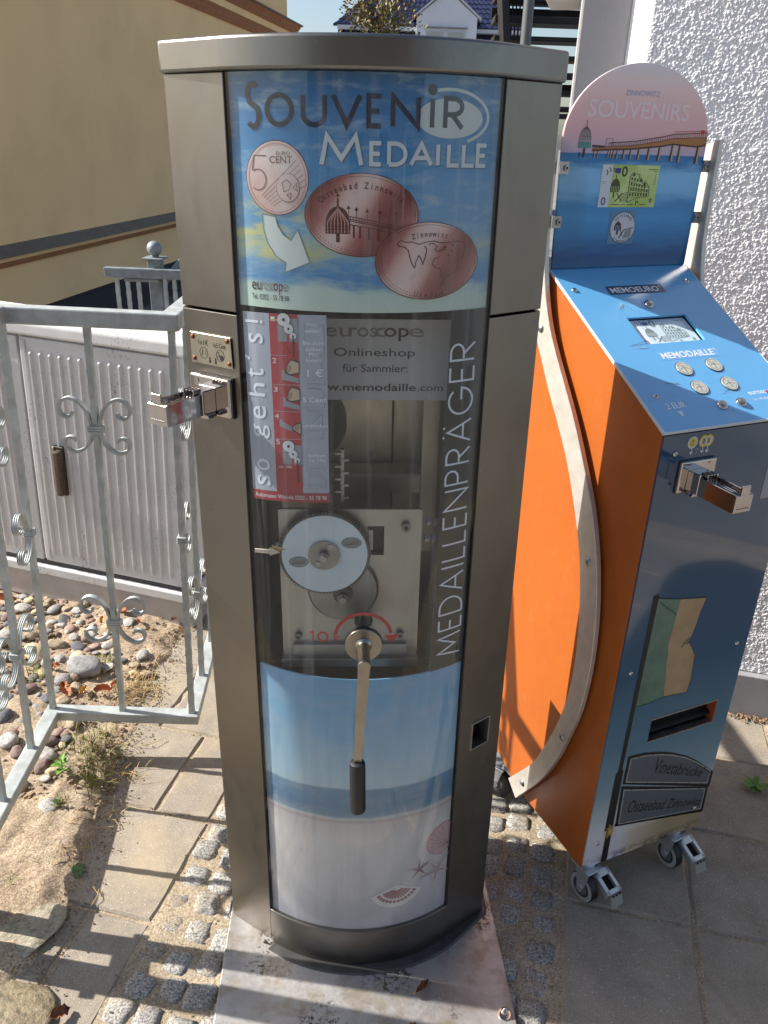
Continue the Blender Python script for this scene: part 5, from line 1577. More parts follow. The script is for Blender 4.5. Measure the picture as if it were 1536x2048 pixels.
def scroll(parent, c, ax, sides=(-1, 1)):
    wd = Vector((-ax[1], ax[0], 0))
    mb = MB(); R = Matrix.Rotation(math.atan2(ax[1], ax[0]), 3, 'Z')
    for k in (-.0065, 0, .0065): mb.box(Vector(c) + Vector((0, 0, k)), (.0385 if len(sides) > 1 else .030, .026, .0058), GALV, R)
    cl = mb.build('scroll_clasp', None, parent, bevel=.0012, seg=1)
    for sx in sides:
        for sz in (-1, 1):
            p = scroll_arm(c, ax, sx, sz, sz > 0)
            ribbed_strip(p, wd).build('scroll', None, cl, angle=50)
FZ = .150
fence = empty('garden_fence', (-.544, 1.87, FZ), (rad(-2.1), rad(1.0), 0),
              'galvanized garden fence with hammered bars and curled scrolls left of the steel machine', 'fence')
fx, fy = .544, -1.87                                            # world (x, y, z) -> fence local
def fl_(x, y, z): return (x + fx, y + fy, z - FZ)
Epath = [(-.915, 1.285), (-.947, 1.860), (-.544, 1.870), (-.590, 2.560), (-.620, 3.100)]
mb = MB(); sweep(mb, [fl_(x, y, 1.272) for x, y in Epath], .044, .041); mb.build('top_rail', GALV, fence, bevel=.004, seg=2)
mb = MB(); sweep(mb, [fl_(x, y, .128) for x, y in Epath], .040, .030); mb.build('bottom_rail', GALV, fence, bevel=.003, seg=2)
def lerp(a, b, t): return (a[0] + (b[0] - a[0]) * t, a[1] + (b[1] - a[1]) * t)
A_, B2, D_ = (-.947, 1.860), (-.544, 1.870), (-.590, 2.560)
bars = [((-.926, 1.489), 'side2'), ((-.938, 1.686), 'side2'), (A_, 'sideA'), ((-.745, 1.865), 'front2'), (B2, 'sideB'),
        ((-.557, 2.060), 'side2'), ((-.570, 2.260), 'sideB'), ((-.583, 2.460), 'side2')]
for (x, y), kind in bars:
    l = fl_(x, y, 0)
    tw = 0.0
    hammered_bar(l[0], l[1],   .157 - FZ , 1.2730 - FZ, tw=tw).build('bar', None, fence)
    if kind == 'front2':
        for z in (1.016, .456): scroll(fence, fl_(x, y, z), (1, .02))
    elif kind == 'side2':
        for z in (1.016, .456): scroll(fence, fl_(x, y, z), (.05, .998))
    elif kind == 'sideA':
        scroll(fence, fl_(x, y, .720), (.07, -.997), (1,))
    elif kind == 'sideB':
        scroll(fence, fl_(x, y, .720), (-.07, .997), (1,))
# end post with the hinge block
l = fl_(-.915, 1.285, 0)
mb = MB(); mb.box((l[0], l[1], .66 - FZ), (.045, .045, 1.34), GALV); mb.build('end_post', None, fence, bevel=.003, seg=2)
mb = MB(); mb.box((l[0] - .01, l[1] - .040, .262 - FZ), (.030, .062, .050), GALV)
mb.cyl((l[0], l[1] + .022, .262 - FZ), (l[0], l[1] + .036, .262 - FZ), .011, GALV, 14)
mb.build('hinge', None, fence, bevel=.002, seg=1)
# ball topped gate post beside it
gpst = empty('gate_post', (-.955, 1.210, 0), (0, 0, 0), 'square galvanized gate post with a ball top at the near end of the garden fence', 'post')
def ball_post(parent, w, h, mat, rb):
    mb = MB(); mb.box((0, 0, h / 2 - .02), (w, w, h + .04), mat); mb.build('shaft', None, parent, bevel=.004, seg=2)
    mb = MB(); mb.box((0, 0, h + .003), (w + .040, w + .040, .008), mat); mb.build('cap_plate', None, parent, bevel=.002, seg=1)
    mb = MB(); mb.cyl((0, 0, h + .007), (0, 0, h + .016), rb * .55, mat, 20); mb.sphere((0, 0, h + .012 + rb), rb, mat, 28, 18); mb.build('ball', None, parent, smooth=True)
ball_post(gpst, .058, 1.45, GALV, .05)
mb = MB(); mb.cyl((.0, -.028, .262), (.0, -.045, .262), .011, GALV, 14); mb.build('bolt', None, gpst, angle=40)

# ---- railing at the steps of the yellow house
rail2 = empty('step_railing', (-1.205, 4.20, 0), (0, 0, rad(-2)), 'short galvanized railing with a ball topped post in front of the yellow house', 'railing')
ball_post(rail2, .066, 1.118, GALV_DARK, .037)
mb = MB(); mb.box((-.045, -.055, 1.052), (.400, .040, .048), GALV_DARK); mb.build('handrail', None, rail2, bevel=.004, seg=2)
mb = MB(); mb.box((-.06, -.052, 1.018), (.18, .03, .018), GALV_DARK); mb.build('rail_plate', None, rail2, bevel=.006, seg=2)
for x in (-.190, -.135, -.080, .058, .105):
    hammered_bar(x, -.052, .0, 1.03, .0175).build('bar', GALV_DARK, rail2)
mb = MB(); rings = []
mb.loft([[(x, y, z + dz) for y, dz in ((-.02, -.025), (.02, -.025), (.02, .025), (-.02, .025))] for x, z in ((.030, 1.000), (.30, 1.27), (.60, 1.50))], GALV_DARK); mb.build('stair_rail', None, rail2, bevel=.003, seg=1)
mb = MB(); mb.cyl((.0, -.034, .80), (.0, -.046, .80), .013, CHROME, 18, rings=[(0, .013), (.5, .011), (1, .004)]); mb.build('bolt', None, rail2, angle=60)

# ================================================================ GREY CABINET
cabm = M('cabinet_plastic_grey', S(186, 184, 182), .62, var=.06, vs=5, bump=.12, bs=260)
def cab_mat(name, r, g, b):
    t = NT(name).set(.6, 0, .4)
    v = t.oc()
    c = t.mix(t.maprange(t.noise(v, 6, 5, .6), .36, .64), S(r, g, b), S(r - 14, g - 14, b - 14))
    sp = t.n('ShaderNodeMath', operation='MULTIPLY'); t.l(t.maprange(t.noise(v, 120, 4, .7), .56, .64), sp.inputs[0]); t.l(t.maprange(t.noise(t.oc((3, 3, 2)), 2, 4, .6), .5, .66), sp.inputs[1])
    c = t.mix(sp.outputs[0], c, S(110, 106, 104))
    t.l(c, t.b.inputs['Base Color'])
    t.bump(t.noise(v, 320, 3, .6), .16, .001)
    return t.m
CABM, LIDM = cab_mat('cabinet_body_grey', 206, 206, 206), cab_mat('cabinet_lid_white', 226, 225, 223)
CONC = M('cabinet_concrete_foot', S(176, 170, 164), .9, var=.12, vs=9, bump=.25, bs=200)
cab = empty('utility_cabinet', (-.6927, 2.5533, 0), (0, rad(2.4), rad(-13.5)), 'light grey ribbed utility cabinet with white lid behind the garden fence', 'cabinet')
CW, CD_ = 1.26, .20
x1 = -.022
mb = MB(); mb.box((x1 - CW / 2 + .006, CD_ / 2, .60), (CW - .03, CD_ - .02, .90), CABM); mb.build('body', None, cab, bevel=.012, seg=3)
mb = MB()
lp_ = [(-.016, 1.043), (-.016, 1.084), (-.004, 1.097), (.04, 1.103), (CD_ - .04, 1.100), (CD_, 1.092), (CD_ + .016, 1.080), (CD_ + .016, 1.043)]
mb.prism(lp_, lambda q, k: (x1 + .030 - (CW + .05) * k, q[0], q[1]), LIDM); mb.build('lid', None, cab, bevel=.016, seg=4, angle=40)
mb = MB(); mb.box((x1 - CW / 2, CD_ / 2 - .012, .128), (CW + .012, CD_ + .02, .036), CABM); mb.box((x1 - CW / 2, CD_ / 2 - .004, .156), (CW - .02, CD_ - .01, .020), BLACKP); mb.build('plinth_frame', None, cab, bevel=.004, seg=2)
mb = MB(); mb.box((x1 - CW / 2, CD_ / 2 - .004, .050), (CW + .02, CD_ + .012, .125), CONC); mb.build('foot', None, cab, bevel=.006, seg=2)
doors = [(-.626, -.040), (-1.246, -.634)]
ribm = {}
for xa, xb in doors:
    mb = MB(); mb.box(((xa + xb) / 2, .004, .600), (xb - xa - .004, .016, .868), CABM)
    d = mb.build('door', None, cab, bevel=.003, seg=2)
    n = int((xb - xa - .055) / .0375)
    for i in range(n):
        x = xa + .040 + i * .0375
        if 'm' not in ribm:
            m_ = MB(); w = .0085; z0, z1 = .190, .992
            v = []
            for z, k in ((z0, 0), (z0 + .030, 1), (z1 - .012, 1), (z1, 0)):
                v += [(-w, -.0035, z), (-w * .25, -.0035 - .0095 * k - .0003, z), (w * .35, -.0035 - .0095 * k - .0003, z), (w, -.0035, z)]
            f_ = [(r * 4 + c, r * 4 + c + 1, (r + 1) * 4 + c + 1, (r + 1) * 4 + c) for r in range(3) for c in range(3)]
            m_.add(v, f_, CABM); ribm['m'] = m_.mesh('rib')
        r_ = link('rib', ribm['m'], d, (x, 0, 0))
        if i % 4 == 2: r_.scale = (1, 1, 1)
    mb = MB(); mb.box((xa + .014, -.004, .600), (.022, .010, .850), CABM); mb.build('door_edge', None, d, bevel=.004, seg=2)
mb = MB(); mb.box((-.513, -.009, .560), (.040, .014, .190), M('handle_recess', S(70, 62, 54), .5, .3, var=.3, vs=60)); mb.box((-.528, -.018, .560), (.007, .010, .190), M('handle_frame', S(176, 168, 150), .4, .6))
h = mb.build('handle', None, cab, bevel=.002, seg=1)
mb = MB(); mb.box((-.505, -.030, .560), (.024, .030, .172), M('handle_lever', S(84, 72, 60), .6, .2, var=.4, vs=90)); mb.build('lever', None, h, bevel=.006, seg=2)
mb = MB(); mb.box((-.521, -.024, .512), (.012, .016, .058), BLACKP); mb.build('lock', None, h, bevel=.004, seg=2)

# ================================================================ YELLOW HOUSE
YD = Vector((.1398, .9902, 0)).normalized()                     # along the wall, away from the camera
YN = Vector((YD.y, -YD.x, 0))                                   # outwards (to the right)
YO = Vector((-2.7, 8.9, 0)) - YD * 8.436                        # wall point with s = 0
def yw(s, o, z): return YO + YD * s + YN * o + Vector((0, 0, z))
yel = empty('yellow_house', (0, 0, 0), (0, 0, 0), 'ochre yellow rendered house with dark stone base and brown moulded ledges', 'house')
OCHRE = M('ochre_render', S(255, 211, 152), .92, var=.08, vs=1.6, bump=.15, bs=240, rvar=0)
BROWN = M('brown_moulding', S(166, 108, 66), .75, var=.12, vs=9)
SLATE = M('slate_cover', S(112, 102, 90), .6, var=.14, vs=7)
PLINTH = M('dark_stone_base', S(70, 68, 70), .85, col2=S(28, 27, 30), vs=130, bump=.6, bs=220, bd=.006)
def ybar(mb, poly, s0, s1, mat=None): mb.prism(poly, lambda q, k: yw(s0 + (s1 - s0) * k, q[0], q[1]), mat)
mb = MB(); ybar(mb, [(0, .32), (0, 4.4), (-6, 4.4), (-6, .32)], 4.3, 14.62); mb.build('wall', OCHRE, yel)
mb = MB(); ybar(mb, [(-.035, -.1), (-.035, .335), (-5.9, .335), (-5.9, -.1)], 4.34, 14.58); mb.build('stone_base', PLINTH, yel)
s0 = 4.3
while s0 < 14.5:                                                # sloped slate covers laid end to end
    s1 = min(s0 + 3.57, 14.68)
    mb = MB(); ybar(mb, [(.0, .862), (.105, .800), (.105, .785), (.0, .795)], s0 + .004, s1 - .004); mb.build('slate_cover', SLATE, yel)
    s0 = s1
mb = MB(); ybar(mb, [(-.002, .794), (.075, .784), (.062, .748), (.0, .742)], 4.3, 14.66); mb.build('ledge_band', OCHRE, yel)
for a, b, o in ((.742, .726, .052), (.725, .712, .040), (.711, .700, .026)):
    mb = MB(); ybar(mb, [(-.002, a), (o, a), (o, b), (-.002, b)], 4.3, 14.64); mb.build('ledge_moulding', BROWN, yel)
for pl, mat, nm in (([(-.002, 3.02), (.020, 3.02), (.055, 3.075), (.055, 3.09), (.085, 3.14), (-.002, 3.14)], BROWN, 'cornice_moulding'), ([(-.002, 3.142), (.080, 3.142), (.080, 3.225), (-.002, 3.225)], OCHRE, 'cornice_band'),
                    ([(-.002, 3.227), (.095, 3.227), (.185, 3.330), (-.002, 3.330)], BROWN, 'cornice_moulding'), ([(-.002, 3.395), (.215, 3.350), (.215, 3.332), (-.002, 3.332)], SLATE, 'cornice_cover')):
    mb = MB(); ybar(mb, pl, 4.3, 14.66 + (.06 if mat is OCHRE else .17)); mb.build(nm, mat, yel)

# ================================================================ HOUSE WITH BLUE TILES
far = empty('tiled_house', (0, 22, 0), (0, 0, 0), 'white gabled house with glossy dark blue roof tiles far behind the steel machine', 'house')
WHT = M('white_render', S(216, 218, 226), .9, var=.05, vs=1.2, bump=.1, bs=40)
TILE = M('glazed_blue_tile', S(30, 34, 62), .22, 0, .6, var=.25, vs=6, rand=.2)
TRIM = M('pale_fascia', S(190, 194, 200), .7)
mb = MB(); mb.box((.6, 2.1, 1.7), (6.2, 4.0, 3.4), WHT); mb.build('wall', None, far)
mb = MB(); mb.prism([(.37, .0), (1.78, .0), (1.78, 4.34), (1.07, 4.86), (.37, 4.34)], lambda q, k: (q[0], -.25 + .9 * k, q[1]), WHT)
gab = mb.build('gable', None, far)
for s in (-1, 1):
    mb = MB(); a, b = (1.075 + s * .80, 4.28), (1.075, 4.90)
    mb.prism([a, b, (b[0], b[1] + .05), (a[0], a[1] + .05)], lambda q, k: (q[0], -.30 + 1.2 * k, q[1]), TRIM); mb.build('gable_trim', None, far)
for xc in (.80, 1.30):
    mb = MB(); mb.box((xc, -.255, 3.62), (.42, .05, .96), TRIM); w_ = mb.build('window', None, far)
    mb = MB(); mb.box((xc, -.275, 3.60), (.36, .03, .86), M('blind', S(168, 172, 168), .6)); mb.build('blind', None, w_)
mb = MB(); mb.box((1.06, -.285, 4.125), (1.02, .07, .022), M('lintel', S(150, 152, 156), .7)); mb.build('window_lintel', None, far)
# steep tiled band: pantiles in courses
def tile_field(name, x0, x1, fn, cols, rows, parent, wtile, htile, st=6):
    mb = MB()
    for r in range(rows):
        for c in range(cols):
            xa = x0 + (x1 - x0) * c / cols; xb = x0 + (x1 - x0) * (c + 1) / cols
            v = []
            for j, (tt, lift) in enumerate(((r, .030), (r + 1.08, .006))):
                for i in range(st):
                    a = i / (st - 1); v.append(fn(xa + (xb - xa) * a, tt / rows, lift + .028 * math.sin(PI * a) ** 1.2))
            mb.add(v, [(i, i + 1, st + i + 1, st + i) for i in range(st - 1)] + [(st - 1, 0, st)][:0])
            v2 = [fn(xa + (xb - xa) * i / (st - 1), r / rows, .030 + .028 * math.sin(PI * i / (st - 1)) ** 1.2) for i in range(st)] + [fn(xa + (xb - xa) * i / (st - 1), r / rows, -.02) for i in range(st)]
            mb.add(v2, [(i, st + i, st + i + 1, i + 1) for i in range(st - 1)])
    o = mb.build(name, TILE, parent, fix=False, smooth=True)
    o['kind'] = 'stuff'
    return o
for xa, xb in ((-1.5, .36), (1.79, 3.0)):
    fn = lambda x, t, l: (x, -.10 + .30 * t - l, 3.05 + 1.00 * t)
    mb = MB(); mb.add([fn(xa, 0, -.02), fn(xb, 0, -.02), fn(xb, 1, -.02), fn(xa, 1, -.02)], [(0, 1, 2, 3)], TILE); st_ = mb.build('steep_roof', None, far, fix=False)
    tile_field('roof_tiles', xa, xb, fn, int((xb - xa) / .17), 5, st_, .17, .2)
    mb = MB(); mb.box(((xa + xb) / 2, .06, 4.095), (xb - xa, .26, .075), TRIM); mb.build('fascia', None, far)
fn = lambda x, t, l: (-1.6 + (x) * 4.6 + (.5 - x) * 3.4 * t, -.02 + 2.3 * t, 4.13 + 1.65 * t + l)
mb = MB(); mb.add([fn(0, 0, -.01), fn(1, 0, -.01), fn(1, 1, -.01), fn(0, 1, -.01)], [(0, 1, 2, 3)], TILE); up_ = mb.build('upper_roof', None, far, fix=False)
tile_field('roof_tiles', 0, 1, fn, 30, 14, up_, .15, .2, 5)

# ---- tree with thinning leaves left of that house
tr = empty('young_tree', (-.42, 16.0, .55), (0, 0, 0), 'small tree with thin olive and brown leaves beside the yellow house corner', 'tree')
mb = MB(); mb.tube([(0, 0, -.65), (.03, 0, 1.2), (-.02, .02, 2.4), (.05, 0, 3.2)], [.07, .055, .04, .02])
bark = M('bark', S(92, 78, 62), .9, var=.3, vs=20, bump=.4, bs=60)
tk = mb.build('trunk', bark, tr, smooth=True)
rr = random.Random(4)
leafm = M('tree_leaf', S(104, 112, 54), .6, col2=S(122, 92, 60), vs=3.5, rand=0)
lb = MB(); bb = MB()
tips = []
for i in range(74):
    a = rr.uniform(0, 2 * PI); z0 = rr.uniform(1.9, 3.1); L = rr.uniform(.35, 1.0); up = rr.uniform(.2, .9)
    p0 = Vector((.02, 0, z0)); p2 = p0 + Vector((math.cos(a) * L * .75, math.sin(a) * L * .6, up * L)); p1 = (p0 + p2) / 2 + Vector((0, 0, .10 * L))
    bb.tube([p0, p1, p2], [.012, .008, .003], n=5); tips.append((p0, p1, p2))
for p0, p1, p2 in tips:
    for k in range(rr.randint(16, 34)):
        t = rr.uniform(.25, 1.08); c = p0 * (1 - t) ** 2 + p1 * 2 * t * (1 - t) + p2 * t * t + Vector((rr.gauss(0, .06), rr.gauss(0, .06), rr.gauss(0, .06)))
        d = Vector((rr.gauss(0, 1), rr.gauss(0, 1), rr.gauss(0, .8))).normalized(); n_ = d.orthogonal().normalized(); e = d.cross(n_)
        s = rr.uniform(.030, .058)
        lb.add([c - d * s, c + e * s * .45 + n_ * s * .12, c + d * s, c - e * s * .45 + n_ * s * .12], [(0, 1, 2, 3)])
bb.build('limbs', bark, tr, smooth=True)
lb.build('crown', leafm, tr, fix=False)

# ================================================================ STEEL STAIRCASE
stc = empty('steel_staircase', (0, 6.0, 0), (0, 0, 0), 'dark steel outdoor staircase with open treads seen between the steel machine and the white wall', 'staircase')
DST = M('dark_painted_steel', S(44, 40, 40), .5, .3, var=.1, vs=8)
PGR = M('grey_painted_steel', S(104, 106, 108), .5, .3, var=.06, vs=8)
for i, z in enumerate((1.875, 1.918, 2.012, 2.118, 2.218, 2.328, 2.440, 2.560, 2.670, 2.790)):
    mb = MB(); mb.box((1.10 - .00 * i, -.10 + .05 * i, z), (.98, .24, .026 if i != 6 else .040), DST); mb.build('tread', None, stc, bevel=.003, seg=1)
for z in (2.062, 2.500):
    mb = MB(); mb.box((1.10, .34, z), (.98, .04, .050 if z < 2.2 else .060), DST); mb.build('cross_beam', None, stc)
mb = MB(); mb.loft([[(x - .022, y, z), (x + .022, y, z), (x + .022, y + .26, z), (x - .022, y + .26, z)] for x, y, z in ((.700, -.2, 0), (.690, -.2, 1.9), (.675, -.2, 2.25), (.640, -.15, 2.55), (.58, -.1, 2.9))], DST); mb.build('stringer', None, stc)
mb = MB(); mb.cyl((.752, -.45, -.05), (.752, -.45, 3.4), .032, PGR, 24); mb.build('support_post', None, stc, angle=40)
mb = MB(); mb.box((.80, -.18, 2.19), (.30, .03, .030), DST); mb.build('bracket', None, stc)
for k in range(7):
    mb = MB(); mb.cyl((.70 + k * .024, .30, 1.9), (.70 + k * .024, .30, 2.9), .006, DST, 8); mb.build('baluster', None, stc)

# ================================================================ WHITE ROUGHCAST HOUSE
WTH = rad(-14.0)
WD = Vector((math.cos(WTH), math.sin(WTH), 0)); WNv = Vector((WD.y, -WD.x, 0))   # along the wall, outwards (towards the camera)
WO_ = Vector((1.232, 2.165, 0))
WO_ = WO_ - WD * .632
def ww(s, o, z): return WO_ + WD * s + WNv * o + Vector((0, 0, z))
wh = empty('white_house', (0, 0, 0), (0, 0, 0), 'white house with coarse roughcast wall and grey plinth behind the orange machine', 'house')
RC = M('white_roughcast', S(228, 228, 230), .95, 0, .15, var=.03, vs=40)
ST_ = .0017
s_, z_ = np.meshgrid(np.arange(0, 1.05, ST_), np.arange(.160, 2.30, ST_))
rg_ = np.random.default_rng(3)
hh = .0012 * hmap(s_ + 3, z_ + 1, 90, 11) + .0015 * hmap(s_ + 5, z_ + 2, 24, 13)
ng = 110000
gs, gz = rg_.uniform(0, 1.05, ng), rg_.uniform(.16, 2.30, ng)
gr_ = .0019 + .0026 * rg_.random(ng) ** 1.6
gh = gr_ * rg_.uniform(.20, .60, ng)
ga, gb_ = rg_.uniform(0, PI, ng), rg_.uniform(.55, 1.0, ng)
ci, cj = np.round((gz - .16) / ST_).astype(int), np.round(gs / ST_).astype(int)
cap_ = np.zeros_like(hh)
for di in range(-4, 5):
    for dj in range(-4, 5):
        i, j = ci + di, cj + dj
        ok = (i >= 0) & (i < hh.shape[0]) & (j >= 0) & (j < hh.shape[1])
        i, j = i[ok], j[ok]
        dx, dz = s_[i, j] - gs[ok], z_[i, j] - gz[ok]
        u_ = (dx * np.cos(ga[ok]) + dz * np.sin(ga[ok])) / gr_[ok]; v_ = (-dx * np.sin(ga[ok]) + dz * np.cos(ga[ok])) / (gr_[ok] * gb_[ok])
        q_ = np.clip(1 - u_ * u_ - v_ * v_, 0, None)
        np.maximum.at(cap_, (i, j), gh[ok] * np.sqrt(q_))
hh = hh + cap_ * (.7 + .6 * hmap(s_ + 8, z_ + 4, 12, 14))
edge = np.clip(s_ / .006, 0, 1)
hh = hh * edge
X = WO_.x + WD.x * s_ + WNv.x * hh; Y = WO_.y + WD.y * s_ + WNv.y * hh
grid_obj('roughcast', X, Y, z_, RC, smooth=False, parent=wh)
SM = M('smooth_white_render', S(226, 226, 228), .9, var=.04, vs=6, bump=.1, bs=200)
PG = M('grey_pillar_render', S(176, 174, 172), .92, var=.06, vs=9, bump=.35, bs=300, bd=.003)
mb = MB(); mb.prism([(.0, -.005), (2.5, -.005), (2.5, -.195), (-.03, -.195), (-.050, -.062)], lambda q, k: ww(q[0], q[1], -.05 + 4.3 * k), SM); mb.build('wall', None, wh)
mb = MB(); mb.prism([(1.26, -.004), (3.5, -.004), (3.5, .002), (1.26, .002)], lambda q, k: ww(q[0], q[1], .16 + 4.3 * k), RC); mb.build('side_wall', None, wh)
mb = MB(); mb.prism([(-.176, -.040), (-.049, -.058), (-.02, -.19), (-.02, -.50), (-.176, -.50)], lambda q, k: ww(q[0], q[1], -.05 + 4.3 * k), PG); mb.build('pillar', None, wh, bevel=.008, seg=2)
mb = MB(); mb.prism([(-.02, .0), (2.6, .0), (2.6, .028), (-.02, .028)], lambda q, k: ww(q[0], q[1] , -.05 + .208 * k), M('grey_plinth', S(140, 140, 142), .85, var=.12, vs=7, bump=.2, bs=160)); mb.build('plinth', None, wh, bevel=.003, seg=2)
mb = MB(); mb.prism([(-.29, -.24), (-.178, -.24), (-.178, -.46), (-.29, -.46)], lambda q, k: ww(q[0], q[1], 2.07 + .20 * k), PG); mb.build('balcony_beam', None, wh, bevel=.004, seg=1)

# ================================================================ ADDED HOUSE BEHIND THE CAMERA (unseen, gives the glossy fronts something to reflect)
opp = empty('added_opposite_house', (1.0, -9.5, 0), (0, 0, 0), 'unseen brown rendered house added behind the camera for the glossy fronts to reflect', 'house')
mb = MB(); mb.box((0, -3, 2.6), (13, 6, 5.2), M('brown_render', S(128, 120, 112), .9, var=.1, vs=1)); mb.build('wall', None, opp)
mb = MB(); mb.prism([(-7, 5.15), (7, 5.15), (4.2, 8.2), (-4.2, 8.2)], lambda q, k: (q[0], .3 - 6.6 * k, q[1]), M('brown_tile_roof', S(92, 62, 50), .8, var=.2, vs=5)); mb.build('roof', None, opp)
for x in (-4.5, -1.5, 1.5, 4.5):
    for z in (1.5, 4.0):
        mb = MB(); mb.box((x, .02, z), (1.2, .08, 1.3), WHT); w_ = mb.build('window', None, opp)
        mb = MB(); mb.box((x, .07, z), (1.04, .03, 1.14), M('window_glass', S(40, 46, 54), .08)); mb.build('pane', None, w_)

# ================================================================ STONES, LEAVES, WEEDS
def stone_mesh(seed, flat=.62):
    r = np.random.default_rng(seed)
    bm = bmesh.new(); bmesh.ops.create_icosphere(bm, subdivisions=3, radius=1.0)
    ax = r.normal(size=(9, 3)); ax /= np.linalg.norm(ax, axis=1)[:, None]; am = r.uniform(.62, 1.0, 9)
    for v in bm.verts:
        d = np.array(v.co)
        k = min(1.0, min((a / max(1e-3, d @ x) if d @ x > 0 else 9) for x, a in zip(ax, am)))
        k = .88 * k + .12
        n = 1 + .05 * math.sin(3 * d[0] + seed) * math.cos(2.6 * d[1] + seed * .7) + .03 * math.sin(7 * d[2] + 5 * d[0])
        v.co = v.co * k * n
        v.co.z *= flat
    for f in bm.faces: f.smooth = True
    me = bpy.data.meshes.new('pebble'); bm.to_mesh(me); bm.free()
    return me
def stone_mat(name, a, b, sc=40, spk=None):
    t = NT(name).set(.7, 0, .4)
    v = t.oc((1, 1, 1), True)
    c = t.mix(t.maprange(t.noise(v, sc / 20, 6, .7, .6), .38, .62), a, b)
    if spk is not None: c = t.mix(t.maprange(t.noise(v, 5.5, 4, .75), .52, .60, 0, .85), c, spk)
    c = t.mix(t.maprange(t.noise(v, 16, 3, .6), .40, .66, 0, .30), c, S(80, 66, 54))
    t.l(c, t.b.inputs['Base Color'])
    t.bump(t.noise(v, 9, 5, .65), .35, .05)
    return t.m
SMT = dict(grey=stone_mat('stone_grey', S(168, 167, 164), S(132, 132, 134)), dark=stone_mat('stone_dark', S(116, 116, 120), S(86, 86, 92)), white=stone_mat('stone_white', S(206, 202, 194), S(170, 168, 162), 50, S(120, 118, 116)),
           tan=stone_mat('stone_tan', S(182, 166, 140), S(150, 134, 112)), pink=stone_mat('stone_pink', S(172, 146, 134), S(142, 118, 108)), red=stone_mat('stone_red', S(146, 122, 114), S(118, 100, 96)),
           speck=stone_mat('stone_speckled', S(172, 170, 166), S(140, 138, 136), 60, S(52, 52, 56)), cream=stone_mat('stone_cream', S(220, 204, 168), S(196, 178, 140)))
shapes = {}
for col_ in SMT:
    for k in range(5):
        me = stone_mesh(hash(col_) % 50 + 0 if False else (list(SMT).index(col_) * 11 + k)); me.materials.append(SMT[col_]); shapes[col_, k] = me
CN = dict(grey='grey', dark='dark grey', white='whitish', tan='tan', pink='pinkish brown', red='dull red', speck='black speckled', cream='cream coloured')
placed = []
def pebble(x, y, w, h, col_, label, rz=None, zz=None, group='loose stones in the bed'):
    """w, h: apparent width and height in the photograph's ground scale (metres)"""
    k = random.randrange(5)
    o = link('pebble', shapes[col_, k], None, (x, y, (bed_z(x, y) if zz is None else zz) + h * .13), (random.uniform(-.2, .2), random.uniform(-.2, .2), random.uniform(0, 6) if rz is None else rz), (w / 2 * 1.06, w / 2 * random.uniform(.75, .95), h / 2 * 1.05))
    tag(o, label, 'stone', group); placed.append((x, y, w / 2))
    return o
big = [(-1.004, 2.236, .128, .105, 'grey', 'big angular grey stone with white rim, largest stone in the pebble bed'),
       (-1.053, 2.167, .060, .062, 'speck', 'black and white speckled stone in front of the big angular grey stone'),
       (-1.022, 2.181, .040, .050, 'pink', 'small brown stone wedged between the speckled stone and the big angular grey stone'),
       (-.944, 1.965, .062, .055, 'tan', 'round tan stone just below the front bottom rail of the fence'),
       (-1.104, 1.866, .068, .070, 'white', 'white marbled stone left of the slanting bottom rail'),
       (-.992, 1.874, .066, .050, 'red', 'dull red stone just right of the slanting bottom rail'),
       (-.970, 1.818, .074, .055, 'white', 'whitish grey mottled stone below the dull red one right of the slanting rail'),
       (-.965, 1.769, .056, .048, 'red', 'reddish brown stone beside the small green leafy weed'),
       (-.926, 1.752, .044, .034, 'cream', 'cream stone between the reddish brown stone and the green leafy weed'),
       (-.937, 1.725, .034, .024, 'white', 'little pale stone under the green leafy weed'),
       (-.888, 1.621, .054, .034, 'white', 'white chalky stone lying alone on the sandy soil'),
       (-1.168, 1.975, .066, .080, 'dark', 'dark slate grey stone at the left edge of the bed'),
       (-1.154, 2.109, .068, .052, 'red', 'large dark red stone under the left scroll of the fence'),
       (-.832, 2.328, .056, .048, 'grey', 'grey rough stone at the right rim of the pebble bed'),
       (-.794, 2.239, .046, .034, 'tan', 'tan stone nearest to the slabs at the right rim of the pebble bed'),
       (-.972, 2.375, .044, .044, 'white', 'round white stone next to the middle fence bar'),
       (-1.075, 2.369, .058, .034, 'dark', 'flat dark grey stone left of the round white stone'),
       (-1.111, 2.423, .048, .036, 'white', 'bright white stone left of the lower middle scroll'),
       (-1.155, 2.373, .066, .058, 'tan', 'brown rough stone behind the second fence bar'),
       (-1.213, 2.324, .092, .050, 'cream', 'long sandy yellow stone behind the second fence bar'),
       (-1.376, 2.664, .040, .026, 'cream', 'cream oval stone touching the foot of the cabinet'),
       (-1.376, 2.609, .066, .034, 'white', 'long whitish stone near the foot of the cabinet'),
       (-1.299, 2.515, .046, .036, 'speck', 'black and white spotted round stone near the foot of the cabinet'),
       (-1.192, 2.537, .062, .022, 'dark', 'long flat dark stone near the foot of the cabinet'),
       (-.895, 2.300, .030, .022, 'dark', 'small jagged black stone beside the middle fence bar')]
for x, y, w, h, c, lab in big: pebble(x, y, w, h, c, lab)
